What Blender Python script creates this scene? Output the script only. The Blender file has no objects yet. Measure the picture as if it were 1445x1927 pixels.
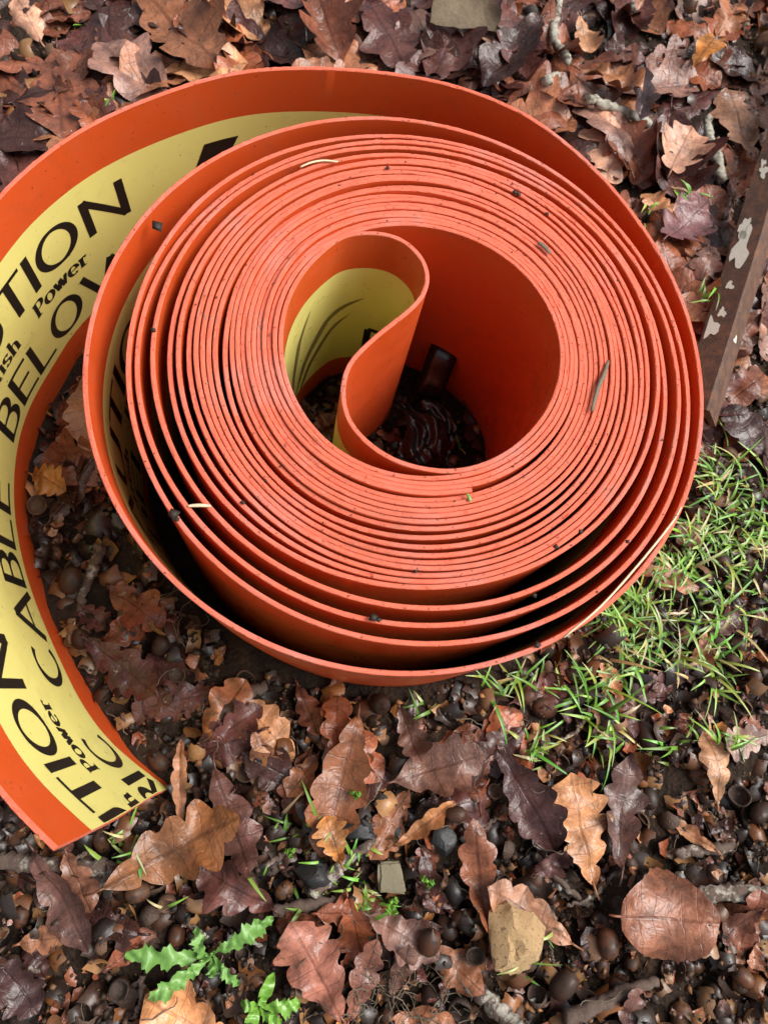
import bpy, bmesh, math, random
import numpy as np
from mathutils import Matrix, Vector, Euler

random.seed(7)
rng = np.random.default_rng(7)
scene = bpy.context.scene
COL = scene.collection

# ------------------------------------------------------------------ camera
F_PX = 1447.0                      # focal length of the photograph, in its pixels
CEN = np.array([722.5, 963.5])
NADIR = np.array([545.0, 1385.0])  # where plumb lines converge
CAM_H = 0.5
_d = np.array([NADIR[0]-CEN[0], NADIR[1]-CEN[1], F_PX]); _d /= np.linalg.norm(_d)
UPV = -_d
FWD = np.array([0, -1.0, 0]); FWD = FWD-UPV*(FWD@UPV); FWD /= np.linalg.norm(FWD)
RGT = np.cross(FWD, UPV)
if RGT[0] < 0: RGT = -RGT

cam_d = bpy.data.cameras.new('camera'); cam = bpy.data.objects.new('camera', cam_d); COL.objects.link(cam)
M3 = Matrix(((RGT[0], -RGT[1], -RGT[2]), (FWD[0], -FWD[1], -FWD[2]), (UPV[0], -UPV[1], -UPV[2])))
cam.matrix_world = Matrix.Translation((0, 0, CAM_H)) @ M3.to_4x4()
cam_d.sensor_fit = 'VERTICAL'; cam_d.sensor_height = 24.0; cam_d.lens = F_PX/1927*24
cam_d.clip_start = 0.01; cam_d.clip_end = 200
cam_d.dof.use_dof = True; cam_d.dof.focus_distance = 0.43; cam_d.dof.aperture_fstop = 11
scene.camera = cam

# ------------------------------------------------------------------ sky, sun, exposure
SUN_EL, SUN_AZ = math.radians(53), math.radians(2)   # azimuth of the brighter sky, from +X
world = bpy.data.worlds.new('World'); scene.world = world; world.use_nodes = True
wn = world.node_tree.nodes; wl = world.node_tree.links; wn.clear()
wo = wn.new('ShaderNodeOutputWorld'); bg = wn.new('ShaderNodeBackground'); sky = wn.new('ShaderNodeTexSky')
sky.sky_type = 'NISHITA'; sky.sun_disc = False; sky.sun_elevation = SUN_EL
sky.sun_rotation = math.pi/2-SUN_AZ
sky.air_density = 1.0; sky.dust_density = 5.0; sky.ozone_density = 0.6
hsv = wn.new('ShaderNodeHueSaturation'); hsv.inputs['Saturation'].default_value = 0.30
wl.new(sky.outputs[0], hsv.inputs['Color']); wl.new(hsv.outputs[0], bg.inputs[0])
bg.inputs[1].default_value = 0.066
wl.new(bg.outputs[0], wo.inputs[0])
sd = bpy.data.lights.new('sun', 'SUN'); sun = bpy.data.objects.new('sun', sd); COL.objects.link(sun)
sd.energy = 1.5; sd.angle = math.radians(38); sd.color = (1.0, 0.97, 0.92)
sdir = Vector((math.cos(SUN_EL)*math.cos(SUN_AZ), math.cos(SUN_EL)*math.sin(SUN_AZ), math.sin(SUN_EL)))
sun.rotation_euler = sdir.to_track_quat('Z', 'Y').to_euler()
scene.view_settings.view_transform = 'Standard'
scene.view_settings.look = 'None'
scene.view_settings.gamma = 1.0
scene.view_settings.exposure = 1.40
scene.render.engine = 'CYCLES'
scene.cycles.max_bounces = 8; scene.cycles.diffuse_bounces = 5

# ------------------------------------------------------------------ helpers
def plan(px, h):
    """photo pixels -> plan metres on the level h below the camera"""
    px = np.atleast_2d(np.asarray(px, float))
    v = np.c_[px-CEN, np.full(len(px), F_PX)]
    t = h/(v@-UPV)
    return np.c_[(v@RGT)*t, (v@FWD)*t]
def gp(x, y, z=0.0):
    p = plan([(x, y)], CAM_H-z)[0]; return float(p[0]), float(p[1])
def topx(p):
    p = np.atleast_2d(np.asarray(p, float)); q = p-np.array([0, 0, CAM_H])
    c = q@np.array([RGT, FWD, UPV])
    return c[:, :2]/c[:, 2:3]*F_PX+CEN
def gang(x0, y0, x1, y1, z=0.0):
    a = gp(x0, y0, z); b = gp(x1, y1, z)
    return math.atan2(b[1]-a[1], b[0]-a[0]), math.hypot(b[0]-a[0], b[1]-a[1])

def tag(o, label=None, cat=None, group=None, kind=None):
    if label: o['label'] = label
    if cat: o['category'] = cat
    if group: o['group'] = group
    if kind: o['kind'] = kind
    return o
def mk(name, verts, faces, mats, parent=None, mat_idx=None, smooth=True, uv=None, col=None, sharp=None):
    me = bpy.data.meshes.new(name)
    me.from_pydata([tuple(map(float, v)) for v in verts] if not isinstance(verts, list) else verts, [], faces if isinstance(faces, list) else faces.tolist())
    return fin(name, me, mats, parent, mat_idx, smooth, uv, col, sharp)
def fin(name, me, mats, parent=None, mat_idx=None, smooth=True, uv=None, col=None, sharp=None):
    if not isinstance(mats, (list, tuple)): mats = [mats]
    for m in mats: me.materials.append(m)
    if mat_idx is not None: me.polygons.foreach_set('material_index', np.asarray(mat_idx, np.int32))
    if smooth: me.polygons.foreach_set('use_smooth', np.ones(len(me.polygons), bool))
    if uv is not None:
        li = np.empty(len(me.loops), np.int32); me.loops.foreach_get('vertex_index', li)
        l = me.uv_layers.new(name='uv'); l.data.foreach_set('uv', np.asarray(uv, np.float32)[li].ravel())
    if col is not None:
        a = me.color_attributes.new('tint', 'FLOAT_COLOR', 'POINT')
        c = np.ones((len(me.vertices), 4), np.float32); c[:, :3] = col
        a.data.foreach_set('color', c.ravel())
    if sharp: me.set_sharp_from_angle(angle=math.radians(sharp))
    me.update()
    o = bpy.data.objects.new(name, me); COL.objects.link(o)
    if parent: o.parent = parent
    return o
def raw_mesh(name, verts, faces):
    """fast path for big triangle/quad arrays"""
    me = bpy.data.meshes.new(name); verts = np.asarray(verts, np.float32); faces = np.asarray(faces, np.int32)
    n, k = faces.shape
    me.vertices.add(len(verts)); me.vertices.foreach_set('co', verts.ravel())
    me.loops.add(n*k); me.loops.foreach_set('vertex_index', faces.ravel())
    me.polygons.add(n); me.polygons.foreach_set('loop_start', np.arange(0, n*k, k, dtype=np.int32))
    me.update(calc_edges=True); me.validate()
    return me
def empty(name, loc=(0, 0, 0)):
    o = bpy.data.objects.new(name, None); o.location = loc; o.empty_display_size = 0.02; COL.objects.link(o); return o

# ------------------------------------------------------------------ materials
class NT:
    def __init__(s, name):
        s.m = bpy.data.materials.new(name); s.m.use_nodes = True; s.t = s.m.node_tree; s.t.nodes.clear()
        s.out = s.n('ShaderNodeOutputMaterial'); s.b = s.n('ShaderNodeBsdfPrincipled'); s.l(s.b.outputs[0], s.out.inputs[0])
    def n(s, t, **k):
        x = s.t.nodes.new(t)
        for a, b in k.items(): setattr(x, a, b)
        return x
    def l(s, a, b): s.t.links.new(a, b)
    def set(s, sock, v):
        if isinstance(v, (int, float, tuple)): s.b.inputs[sock].default_value = v
        else: s.l(v, s.b.inputs[sock])
    def coord(s, kind='Object'): return s.n('ShaderNodeTexCoord').outputs[kind]
    def pos(s): return s.n('ShaderNodeNewGeometry').outputs['Position']
    def noise(s, vec, scale, detail=4, rough=.55, dist=0.0):
        x = s.n('ShaderNodeTexNoise'); s.l(vec, x.inputs['Vector'])
        x.inputs['Scale'].default_value = scale; x.inputs['Detail'].default_value = detail
        x.inputs['Roughness'].default_value = rough; x.inputs['Distortion'].default_value = dist
        return x.outputs[0]
    def vor(s, vec, scale, feat='F1'):
        x = s.n('ShaderNodeTexVoronoi', feature=feat); s.l(vec, x.inputs['Vector']); x.inputs['Scale'].default_value = scale
        return x
    def ramp(s, fac, stops, interp='LINEAR'):
        x = s.n('ShaderNodeValToRGB'); s.l(fac, x.inputs[0]); e = x.color_ramp.elements; x.color_ramp.interpolation = interp
        while len(e) < len(stops): e.new(.5)
        for i, (p, c) in enumerate(stops):
            e[i].position = p; e[i].color = (c[0], c[1], c[2], 1) if isinstance(c, tuple) else (c, c, c, 1)
        return x.outputs[0]
    def mix(s, fac, a, b, mode='MIX'):
        x = s.n('ShaderNodeMix', data_type='RGBA', blend_type=mode)
        for i, v in ((0, fac), (6, a), (7, b)):
            if isinstance(v, (int, float)): x.inputs[i].default_value = v
            elif isinstance(v, tuple): x.inputs[i].default_value = (v[0], v[1], v[2], 1)
            else: s.l(v, x.inputs[i])
        return x.outputs[2]
    def math(s, op, a, b=0.0, c=0.0):
        x = s.n('ShaderNodeMath', operation=op)
        for i, v in enumerate((a, b, c)):
            if isinstance(v, (int, float)): x.inputs[i].default_value = v
            else: s.l(v, x.inputs[i])
        return x.outputs[0]
    def bump(s, h, strength=.5, dist=.001, normal=None):
        x = s.n('ShaderNodeBump'); s.l(h, x.inputs['Height']); x.inputs['Strength'].default_value = strength
        x.inputs['Distance'].default_value = dist
        if normal is not None: s.l(normal, x.inputs['Normal'])
        return x.outputs[0]
    def attr(s, name='tint'):
        x = s.n('ShaderNodeAttribute'); x.attribute_name = name; return x.outputs['Color']

def mat_strip():
    t = NT('orange plastic'); p = t.coord()
    big = t.noise(p, 9, 3); fine = t.noise(p, 900, 2)
    c = t.mix(big, (.58, .072, .012), (.55, .084, .017))
    sp = t.ramp(t.noise(p, 420, 2, .5), [(0, 1.), (.27, 1.), (.30, 0.)])
    sp2 = t.ramp(t.noise(p, 60, 3, .6), [(.40, 0.), (.62, 1.)])
    c = t.mix(t.math('MULTIPLY', t.math('MULTIPLY', sp, sp2), .85), c, (.05, .02, .012))
    du = t.ramp(t.noise(p, 70, 6, .65), [(.5, 0.), (.75, .35)])
    c = t.mix(du, c, (.45, .10, .035))
    sm = t.ramp(t.noise(p, 26, 7, .74, .6), [(.55, 0.), (.72, .5)]); c = t.mix(t.math('MULTIPLY', sm, t.ramp(t.noise(p, 260, 4, .7), [(.35, .15), (.65, 1.)])), c, (.19, .07, .035))
    t.set('Base Color', c); t.set('Roughness', t.ramp(t.noise(p, 60, 5), [(.3, .24), (.7, .56)]))
    t.set('Normal', t.bump(fine, .12, .0004)); t.set('Specular IOR Level', .42)
    t.b.inputs['Subsurface Weight'].default_value = 0.0
    return t.m
def mat_edge():
    t = NT('cut orange edge'); p = t.coord()
    c = t.mix(t.noise(p, 260, 4, .6), (.64, .112, .056), (.58, .135, .080))
    pink = t.ramp(t.noise(p, 22, 4, .6), [(.50, 0.), (.68, .75)])
    c = t.mix(pink, c, (.52, .17, .13))
    grey = t.ramp(t.noise(p, 46, 5, .7), [(.58, 0.), (.72, .6)])
    c = t.mix(grey, c, (.30, .16, .12))
    sp = t.ramp(t.noise(p, 520, 2, .5), [(0, 1.), (.31, 1.), (.35, 0.)])
    c = t.mix(t.math('MULTIPLY', sp, .8), c, (.16, .045, .025))
    mud = t.ramp(t.noise(p, 13, 6, .72), [(.53, 0.), (.70, .55)]); c = t.mix(t.math('MULTIPLY', mud, t.ramp(t.noise(p, 330, 4, .7), [(.35, .2), (.6, 1.)])), c, (.20, .085, .05))
    t.set('Base Color', c); t.set('Roughness', .72); t.set('Specular IOR Level', .3)
    t.set('Normal', t.bump(t.noise(p, 1400, 4, .7), .55, .0005))
    return t.m
def mat_yellow():
    t = NT('yellow print film'); p = t.coord()
    c = t.mix(t.noise(p, 14, 3), (.73, .685, .20), (.68, .64, .21))
    sp = t.ramp(t.noise(p, 380, 2, .5), [(0, 1.), (.255, 1.), (.29, 0.)])
    sp2 = t.ramp(t.noise(p, 50, 3, .6), [(.42, 0.), (.62, 1.)])
    c = t.mix(t.math('MULTIPLY', t.math('MULTIPLY', sp, sp2), .85), c, (.06, .045, .02))
    gr = t.ramp(t.noise(p, 34, 6, .68), [(.54, 0.), (.78, .38)])
    c = t.mix(gr, c, (.40, .33, .10))
    t.set('Base Color', c); t.set('Roughness', t.ramp(t.noise(p, 90, 4), [(.3, .26), (.7, .42)]))
    t.set('Normal', t.bump(t.noise(p, 120, 3), .10, .001)); t.set('Specular IOR Level', .5)
    return t.m
def mat_ink():
    t = NT('black ink'); p = t.coord()
    sp = t.ramp(t.noise(p, 160, 5, .7), [(.60, 0.), (.78, .55)])
    c = t.mix(sp, (.014, .012, .009), (.09, .075, .03))
    t.set('Base Color', c); t.set('Roughness', .34)
    return t.m
def mat_ink_faded():
    t = NT('faded ink'); p = t.coord()
    t.set('Base Color', t.mix(t.noise(p, 200, 4), (.13, .11, .04), (.24, .20, .065))); t.set('Roughness', .4)
    return t.m
def mat_leaf():
    t = NT('fallen leaf'); p = t.pos(); tint = t.attr()
    uvn = t.n('ShaderNodeUVMap', uv_map='uv'); sx = t.n('ShaderNodeSeparateXYZ')
    wob = t.n('ShaderNodeTexNoise'); t.l(p, wob.inputs['Vector']); wob.inputs['Scale'].default_value = 60
    va = t.n('ShaderNodeVectorMath', operation='MULTIPLY_ADD'); t.l(wob.outputs['Color'], va.inputs[0]); va.inputs[1].default_value = (.012, .5, 0); t.l(uvn.outputs[0], va.inputs[2])
    vs_ = t.n('ShaderNodeVectorMath', operation='SUBTRACT'); t.l(va.outputs[0], vs_.inputs[0]); vs_.inputs[1].default_value = (.006, .25, 0); t.l(vs_.outputs[0], sx.inputs[0])
    ax = t.math('ABSOLUTE', sx.outputs[0])
    mid = t.ramp(ax, [(0, 1.), (.008, 1.), (.018, 0.)])
    fr = t.math('FRACT', sx.outputs[1]); fd = t.math('ABSOLUTE', t.math('SUBTRACT', fr, .5))
    lat = t.ramp(fd, [(0, .8), (.014, .7), (.035, 0.)])
    fr2 = t.math('FRACT', t.math('MULTIPLY', sx.outputs[1], 4.0)); fd2 = t.math('ABSOLUTE', t.math('SUBTRACT', fr2, .5))
    lat2 = 0.0
    vein = t.math('MAXIMUM', t.math('MAXIMUM', mid, lat), lat2)
    n1 = t.noise(p, 55, 5, .62, .4); n2 = t.noise(p, 240, 5, .65)
    dark = t.mix(.55, tint, (.020, .010, .009)); light = t.mix(.5, tint, t.mix(1.0, tint, (2.0, 1.75, 1.5), 'MULTIPLY'))
    c = t.mix(t.ramp(n1, [(.32, 0.), (.5, .5), (.68, 1.)]), dark, light)
    c = t.mix(t.ramp(n2, [(.35, .45), (.6, 0.)]), c, t.mix(1.0, c, (.45, .4, .4), 'MULTIPLY'))
    spt = t.ramp(t.noise(p, 420, 2), [(.70, 0.), (.76, .6)]); c = t.mix(spt, c, (.42, .32, .24))
    c = t.mix(t.math('MULTIPLY', vein, .5), c, t.mix(1.0, c, (.40, .32, .30), 'MULTIPLY'))
    t.set('Base Color', c)
    t.set('Roughness', t.ramp(n2, [(.3, .18), (.7, .48)])); t.set('Specular IOR Level', .38)
    h = t.math('ADD', t.math('MULTIPLY', t.math('SUBTRACT', 1.0, vein), .55), t.math('MULTIPLY', n2, .9))
    cr = t.bump(t.noise(p, 150, 3, .5, .8), .5, .0022)
    t.set('Normal', t.bump(h, .45, .0008, cr))
    return t.m
def mat_tint(name, rough=.45, bscale=500, bstr=.4, bdist=.0006, spec=.5, mott=.5):
    t = NT(name); p = t.pos(); tint = t.attr()
    n = t.noise(p, bscale*.35, 5, .65); n2 = t.noise(p, bscale, 4, .6)
    c = t.mix(t.ramp(n, [(.3, mott), (.65, 0.)]), tint, t.mix(1.0, tint, (.35, .3, .28), 'MULTIPLY'))
    t.set('Base Color', c); t.set('Roughness', t.ramp(n2, [(.3, max(.1, rough-.12)), (.7, min(1, rough+.15))])); t.set('Specular IOR Level', spec)
    t.set('Normal', t.bump(n2, bstr, bdist))
    return t.m
def mat_acorn():
    t = NT('acorn skin'); p = t.coord(); w = t.pos()
    r = t.n('ShaderNodeObjectInfo').outputs['Random']
    c = t.ramp(r, [(0, (.022, .011, .008)), (.3, (.060, .024, .013)), (.55, (.115, .042, .018)), (.75, (.040, .021, .015)), (.9, (.18, .075, .03)), (1, (.075, .036, .022))])
    mp = t.n('ShaderNodeMapping'); t.l(p, mp.inputs[0]); mp.inputs['Scale'].default_value = (420, 420, 40)
    st = t.noise(mp.outputs[0], 1.0, 3, .6)
    c = t.mix(t.ramp(st, [(.4, 0.), (.75, .6)]), c, t.mix(1.0, c, (.4, .35, .3), 'MULTIPLY'))
    dirt = t.ramp(t.noise(w, 130, 5, .7), [(.46, 0.), (.62, .9)]); c = t.mix(dirt, c, (.024, .016, .012))
    t.set('Base Color', c); t.set('Roughness', t.ramp(t.noise(w, 200, 4), [(.35, .34), (.7, .7)])); t.set('Specular IOR Level', .3)
    t.set('Normal', t.bump(t.noise(w, 450, 4, .65), .25, .0006))
    return t.m
def mat_cup():
    t = NT('acorn cup'); p = t.coord(); w = t.pos()
    r = t.n('ShaderNodeObjectInfo').outputs['Random']
    c = t.ramp(r, [(0, (.03, .019, .014)), (.5, (.075, .04, .024)), (.8, (.13, .065, .032)), (1, (.05, .035, .028))])
    v = t.vor(p, 900)
    c = t.mix(t.ramp(t.noise(w, 260, 5, .7), [(.4, 0.), (.7, .7)]), c, t.mix(1.0, c, (.4, .35, .33), 'MULTIPLY'))
    t.set('Base Color', c); t.set('Roughness', .7)
    t.set('Normal', t.bump(t.math('ADD', v.outputs[0], t.noise(w, 900, 3)), .6, .0007))
    return t.m
def mat_soil():
    t = NT('damp woodland soil'); p = t.pos()
    n = t.noise(p, 60, 8, .7); n2 = t.noise(p, 380, 6, .7); v = t.vor(p, 260)
    c = t.ramp(n, [(.3, (.010, .0065, .0045)), (.55, (.030, .018, .011)), (.75, (.065, .037, .022))])
    c = t.mix(t.ramp(n2, [(.55, 0.), (.75, .7)]), c, (.07, .038, .02))
    t.set('Base Color', c); t.set('Roughness', .85); t.set('Specular IOR Level', .2)
    t.set('Normal', t.bump(t.math('ADD', n2, v.outputs[0]), .9, .003))
    return t.m
def mat_bark():
    t = NT('twig bark'); p = t.coord(); w = t.pos()
    c = t.mix(t.noise(w, 180, 6, .7), (.05, .03, .022), (.15, .10, .075))
    li = t.ramp(t.noise(w, 75, 5, .7), [(.52, 0.), (.60, 1.)])
    amt = t.math('MULTIPLY', li, t.math('GREATER_THAN', t.n('ShaderNodeObjectInfo').outputs['Random'], .35))
    c = t.mix(t.math('MULTIPLY', amt, .85), c, t.mix(t.noise(w, 500, 3), (.34, .30, .24), (.52, .50, .44)))
    t.set('Base Color', c); t.set('Roughness', .8); t.set('Normal', t.bump(t.noise(w, 420, 6, .75), .9, .0015))
    return t.m
def mat_grass():
    t = NT('grass blade'); tint = t.attr(); p = t.pos()
    c = t.mix(t.noise(p, 90, 3), tint, t.mix(1.0, tint, (.7, .75, .6), 'MULTIPLY'))
    t.set('Base Color', c); t.set('Roughness', .38); t.set('Specular IOR Level', .5)
    t.b.inputs['Subsurface Weight'].default_value = 0.0
    return t.m
def mat_green():
    t = NT('weed leaf'); p = t.pos()
    c = t.mix(t.noise(p, 160, 4, .6), (.08, .20, .035), (.18, .34, .08))
    t.set('Base Color', c); t.set('Roughness', .42); t.set('Normal', t.bump(t.noise(p, 500, 3), .4, .0008))
    return t.m
def mat_bright():
    t = NT('seedling leaf'); p = t.pos()
    c = t.mix(t.noise(p, 120, 4, .6), (.08, .22, .025), (.19, .36, .05))
    t.set('Base Color', c); t.set('Roughness', .32)
    return t.m
def mat_rust():
    t = NT('rusted steel'); p = t.pos()
    n = t.noise(p, 110, 7, .7)
    c = t.ramp(n, [(.25, (.035, .019, .014)), (.5, (.10, .050, .032)), (.68, (.18, .075, .035)), (.85, (.13, .085, .06))])
    c = t.mix(t.ramp(t.noise(p, 22, 4), [(.45, 0.), (.7, .6)]), c, (.085, .032, .014))
    t.set('Base Color', c); t.set('Roughness', .6); t.set('Metallic', .15)
    t.set('Normal', t.bump(t.noise(p, 600, 6, .7), .7, .0012))
    return t.m
def mat_simple(name, c1, c2, scale, rough, bstr=.6, bdist=.001, bscale=None, spec=.5):
    t = NT(name); p = t.pos()
    t.set('Base Color', t.mix(t.noise(p, scale, 6, .68), c1, c2)); t.set('Roughness', rough); t.set('Specular IOR Level', spec)
    t.set('Normal', t.bump(t.noise(p, bscale or scale*3, 6, .7), bstr, bdist))
    return t.m
def mat_sandstone():
    t = NT('tan sandstone'); p = t.pos()
    c = t.mix(t.noise(p, 120, 6, .7), (.58, .36, .16), (.80, .55, .29))
    pit = t.ramp(t.noise(p, 500, 3, .6), [(.0, 1.), (.34, 1.), (.42, 0.)]); c = t.mix(t.math('MULTIPLY', pit, .7), c, (.10, .06, .035))
    t.set('Base Color', c); t.set('Roughness', .85); t.set('Normal', t.bump(t.noise(p, 300, 8, .8), 1., .0045))
    return t.m

M_STRIP, M_EDGE, M_YEL, M_INK, M_INK2 = mat_strip(), mat_edge(), mat_yellow(), mat_ink(), mat_ink_faded()
M_LEAF = mat_leaf(); M_SOIL = mat_soil(); M_ACORN = mat_acorn(); M_CUP = mat_cup(); M_BARK = mat_bark()
M_CRUMB = mat_tint('soil crumb', .62, 700, .6, .0008, .4, .6)
M_SHELL = mat_tint('nut shell', .38, 500, .35, .0006, .5, .5)
M_GRASS = mat_grass(); M_GREEN = mat_green(); M_BRIGHT = mat_bright(); M_RUST = mat_rust()
M_SAND = mat_sandstone()
M_SLATE = mat_simple('grey green slate', (.10, .085, .05), (.17, .145, .085), 160, .7, .5, .0008)
M_FLINT = mat_simple('dark flint', (.006, .006, .006), (.022, .022, .022), 150, .45, .5, .001)
M_PAINT = mat_simple('flaking cream paint', (.46, .44, .36), (.68, .66, .56), 300, .55, .5, .0006)
M_BLACK = mat_simple('black plastic film', (.004, .004, .005), (.009, .009, .010), 80, .20, .3, .001, 140, .5)
M_WOOD = mat_simple('weathered wood', (.065, .046, .026), (.24, .18, .11), 90, .75, .8, .0012)
def mat_lichen():
    t = NT('lichen bark'); w = t.pos()
    c = t.mix(t.ramp(t.noise(w, 110, 5, .7), [(.38, 0.), (.54, 1.)]), (.07, .045, .03), t.mix(t.noise(w, 420, 4), (.30, .26, .19), (.56, .54, .46)))
    t.set('Base Color', c); t.set('Roughness', .85); t.set('Normal', t.bump(t.noise(w, 420, 6, .75), 1., .002))
    return t.m
M_LICHEN = mat_lichen()
M_STRAW = mat_simple('straw', (.48, .38, .22), (.68, .58, .40), 400, .55, .3, .0004)
M_DEAD = mat_simple('dead brown sliver', (.07, .055, .035), (.17, .13, .085), 300, .6, .4, .0005)

# ------------------------------------------------------------------ the coil's path (plan, metres, top level z = 0.15)
ZT, ZB, TH = 0.150, -0.014, 0.00240
PITCH = 0.00262
R_ = [127,169,211,256,301,344,388,431,476,523,573,619,669,722,778,833,890,973,1029,1132,1209,1347]
B_ = [125,171,211,253,298,349,397,444,491,538,592,667,752,827,881,937,990,1036,1086,1271,1412,1570,1802]
L_ = [49,335,391,498,609,671,740,790,833,875,920,988,1035,1076,1114,1151,1190,1226,1256,1292,1326,1365]
T_ = [252,706,865,932,980,1055,1097,1134,1185,1230,1280,1335,1397,1450,1494,1532,1575,1620,1660,1700,1738,1776]
TL_ = [165,403,499,567,687,747,792,841,894,957,1011,1092,1134,1179,1222,1262,1302,1345,1385,1423,1460,1498]
TR_ = [1009,765,688,637,600,527,480,428]+[373-41.6*k for k in range(14)]
BR_ = [93,140,187,238,313,365,410,455,502,563,627,698,767,822,893,943,991,1062,1232,1365]
BL_ = [312,435,562,680,758,827,883,925,967,1020,1070]+[1146+42.5*k for k in range(10)]
Rp = [(1030+c/4.817, 655) for c in R_]; Bp = [(850, 860+c/4.48) for c in B_]
Lp = [(150+c/3.6125, 655) for c in L_]; Tp = [(790, 100+c/5.505) for c in T_]
TLp = [(400+c/7.225, 265+c/7.225) for c in TL_]; TRp = [(980+c/7.225, 265+(1445-c)/7.225) for c in TR_]
BRp = [(960+c/6.568, 825+c/6.568) for c in BR_]+[(1188, 1053), (1208, 1073)]
BLp = [(340, 1105)]+[(340+c/5.558, 845+(1445-c)/5.558) for c in BL_]
HT = CAM_H-ZT
def spl(x, y, xq):
    x = np.asarray(x, float); y = np.asarray(y, float); n = len(x); h = np.diff(x)
    A = np.zeros((n, n)); r = np.zeros(n); A[0, 0] = A[-1, -1] = 1
    for i in range(1, n-1):
        A[i, i-1] = h[i-1]; A[i, i] = 2*(h[i-1]+h[i]); A[i, i+1] = h[i]
        r[i] = 3*((y[i+1]-y[i])/h[i]-(y[i]-y[i-1])/h[i-1])
    c = np.linalg.solve(A, r); b = (y[1:]-y[:-1])/h-h*(2*c[:-1]+c[1:])/3; d = (c[1:]-c[:-1])/(3*h)
    k = np.clip(np.searchsorted(x, xq)-1, 0, n-2); t = xq-x[k]
    return y[k]+b[k]*t+c[k]*t*t+d[k]*t**3
CP = plan([(790., 655.)], HT)[0]
tail = np.array([(-83.9,-50.7),(-94,-41),(-117,-19),(-150,38),(-169,85),(-182,168),(-173,215),(-152,256)])*.001
seq = [(2,363),(52,315),(102,273),(202,213),(304,173),(401,144),(500,129),(620,127)]
for n in range(19):
    if n > 0: seq += [Lp[n-1], TLp[n-1]]
    k = 22-n; kb = 23-n if k >= 5 else k
    seq += [Tp[n], TRp[n], Rp[k-1], BRp[k-1], Bp[kb-1], BLp[24-kb-1]]
seq += [Lp[19], TLp[19], Tp[20], TRp[20], Rp[1], BRp[1], Bp[1], BLp[21], Lp[21], TLp[21]]
pa = np.vstack([tail, plan(seq, HT)])
sb = [(890,922),Bp[4],BLp[18],Lp[18],TLp[18],Tp[19],TRp[19],Rp[2],BRp[2],Bp[2],BLp[20],Lp[20],TLp[20],Tp[21],TRp[21],Rp[0],BRp[0],Bp[0],(806,885)]
pb = plan(sb, HT)
def polar(p): d = p-CP; return np.unwrap(np.arctan2(d[:, 1], d[:, 0])), np.hypot(d[:, 0], d[:, 1])
K = 360; DT = 2*math.pi/K
thA, rA = polar(pa); thB, rB = polar(pb)
def grid_samples(th, r):
    i0 = math.floor(th[0]/DT); i1 = math.ceil(th[-1]/DT)
    idx = np.arange(i0, i1-1, -1); return idx, spl(-th, r, -idx*DT)
iA, sA = grid_samples(thA, rA); iB, sB = grid_samples(thB, rB)
slots = {}
for src, (ii, ss) in enumerate(((iA, sA), (iB, sB))):
    for j, i in enumerate(ii): slots.setdefault(i % K, []).append((ss[j], src, j))
for sl, lst in slots.items():
    lst.sort(); prev = None
    for r, src, j in lst:
        if prev is not None and r < prev+PITCH: r = prev+PITCH
        (sA if src == 0 else sB)[j] = r; prev = r
def smooth(a, it=3):
    a = a.copy()
    for _ in range(it): a[1:-1] = .25*a[:-2]+.5*a[1:-1]+.25*a[2:]
    return a
sA = smooth(sA, 12); sB = smooth(sB, 12)
PA = np.c_[CP[0]+sA*np.cos(iA*DT), CP[1]+sA*np.sin(iA*DT)]
PB = np.c_[CP[0]+sB*np.cos(iB*DT), CP[1]+sB*np.sin(iB*DT)][::-1]      # from the fold outwards
s_px = [(640,446),(672,438.5),(705,437),(735,441.5),(759,451),(789,477),(805,511),(802.5,541),(788,567),(759,593),(720,623),(686,653),
        (656,687),(645.5,726),(647,765),(660,799),(686,829),(720,855),(759,874)]
PS = plan(s_px, HT)
def catmull(P, n):
    P = np.vstack([2*P[0]-P[1], P, 2*P[-1]-P[-2]]); out = []
    for i in range(1, len(P)-2):
        for k in range(n):
            t = k/n; a, b, c, d = P[i-1:i+3]
            out.append(.5*((2*b)+(-a+c)*t+(2*a-5*b+4*c-d)*t*t+(-a+3*b-3*c+d)*t**3))
    out.append(P[-2]); return np.array(out)
FOLD = catmull(np.vstack([PA[-1:], PS, PB[:1]]), 12)
PATH = np.vstack([PA[:-1], FOLD, PB[1:]])
seg = np.r_[0, np.cumsum(np.linalg.norm(np.diff(PATH, axis=0), axis=1))]
# resample evenly
seg = seg-seg[np.argmin(np.linalg.norm(PATH[:400]-tail[1], axis=1))]      # s = 0 is the top corner of the cut end
S_LEN = seg[-1]; NS = int(S_LEN/.0022)
SS = np.linspace(seg[0], S_LEN, NS)
PATH = np.c_[np.interp(SS, seg, PATH[:, 0]), np.interp(SS, seg, PATH[:, 1])]
for _ in range(10): PATH[1:-1] = .25*PATH[:-2]+.5*PATH[1:-1]+.25*PATH[2:]
D = np.gradient(PATH, axis=0); D /= np.linalg.norm(D, axis=1)[:, None]
NRM = np.c_[D[:, 1], -D[:, 0]]                 # printed side (towards the middle of the coil)
S_FOLD0 = seg[len(PA)-2]; S_FOLD1 = seg[len(PA)-2+len(FOLD)]
LEAN = .024*np.clip(1-SS/.33, 0, 1.03)+.009*np.exp(-((SS-1.17)/.10)**2)
_g = np.random.default_rng(3)
_kn = np.arange(-.1, S_LEN+.2, .085); ZJ = np.interp(SS, _kn, _g.normal(0, .0010, len(_kn)))
ZJ = smooth(ZJ, 30)
CUT_Z, CUT_S = [0, .03, .07, .10, .125, .15], [-.0095, -.0055, -.0048, -.0038, -.002, 0.]
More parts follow.
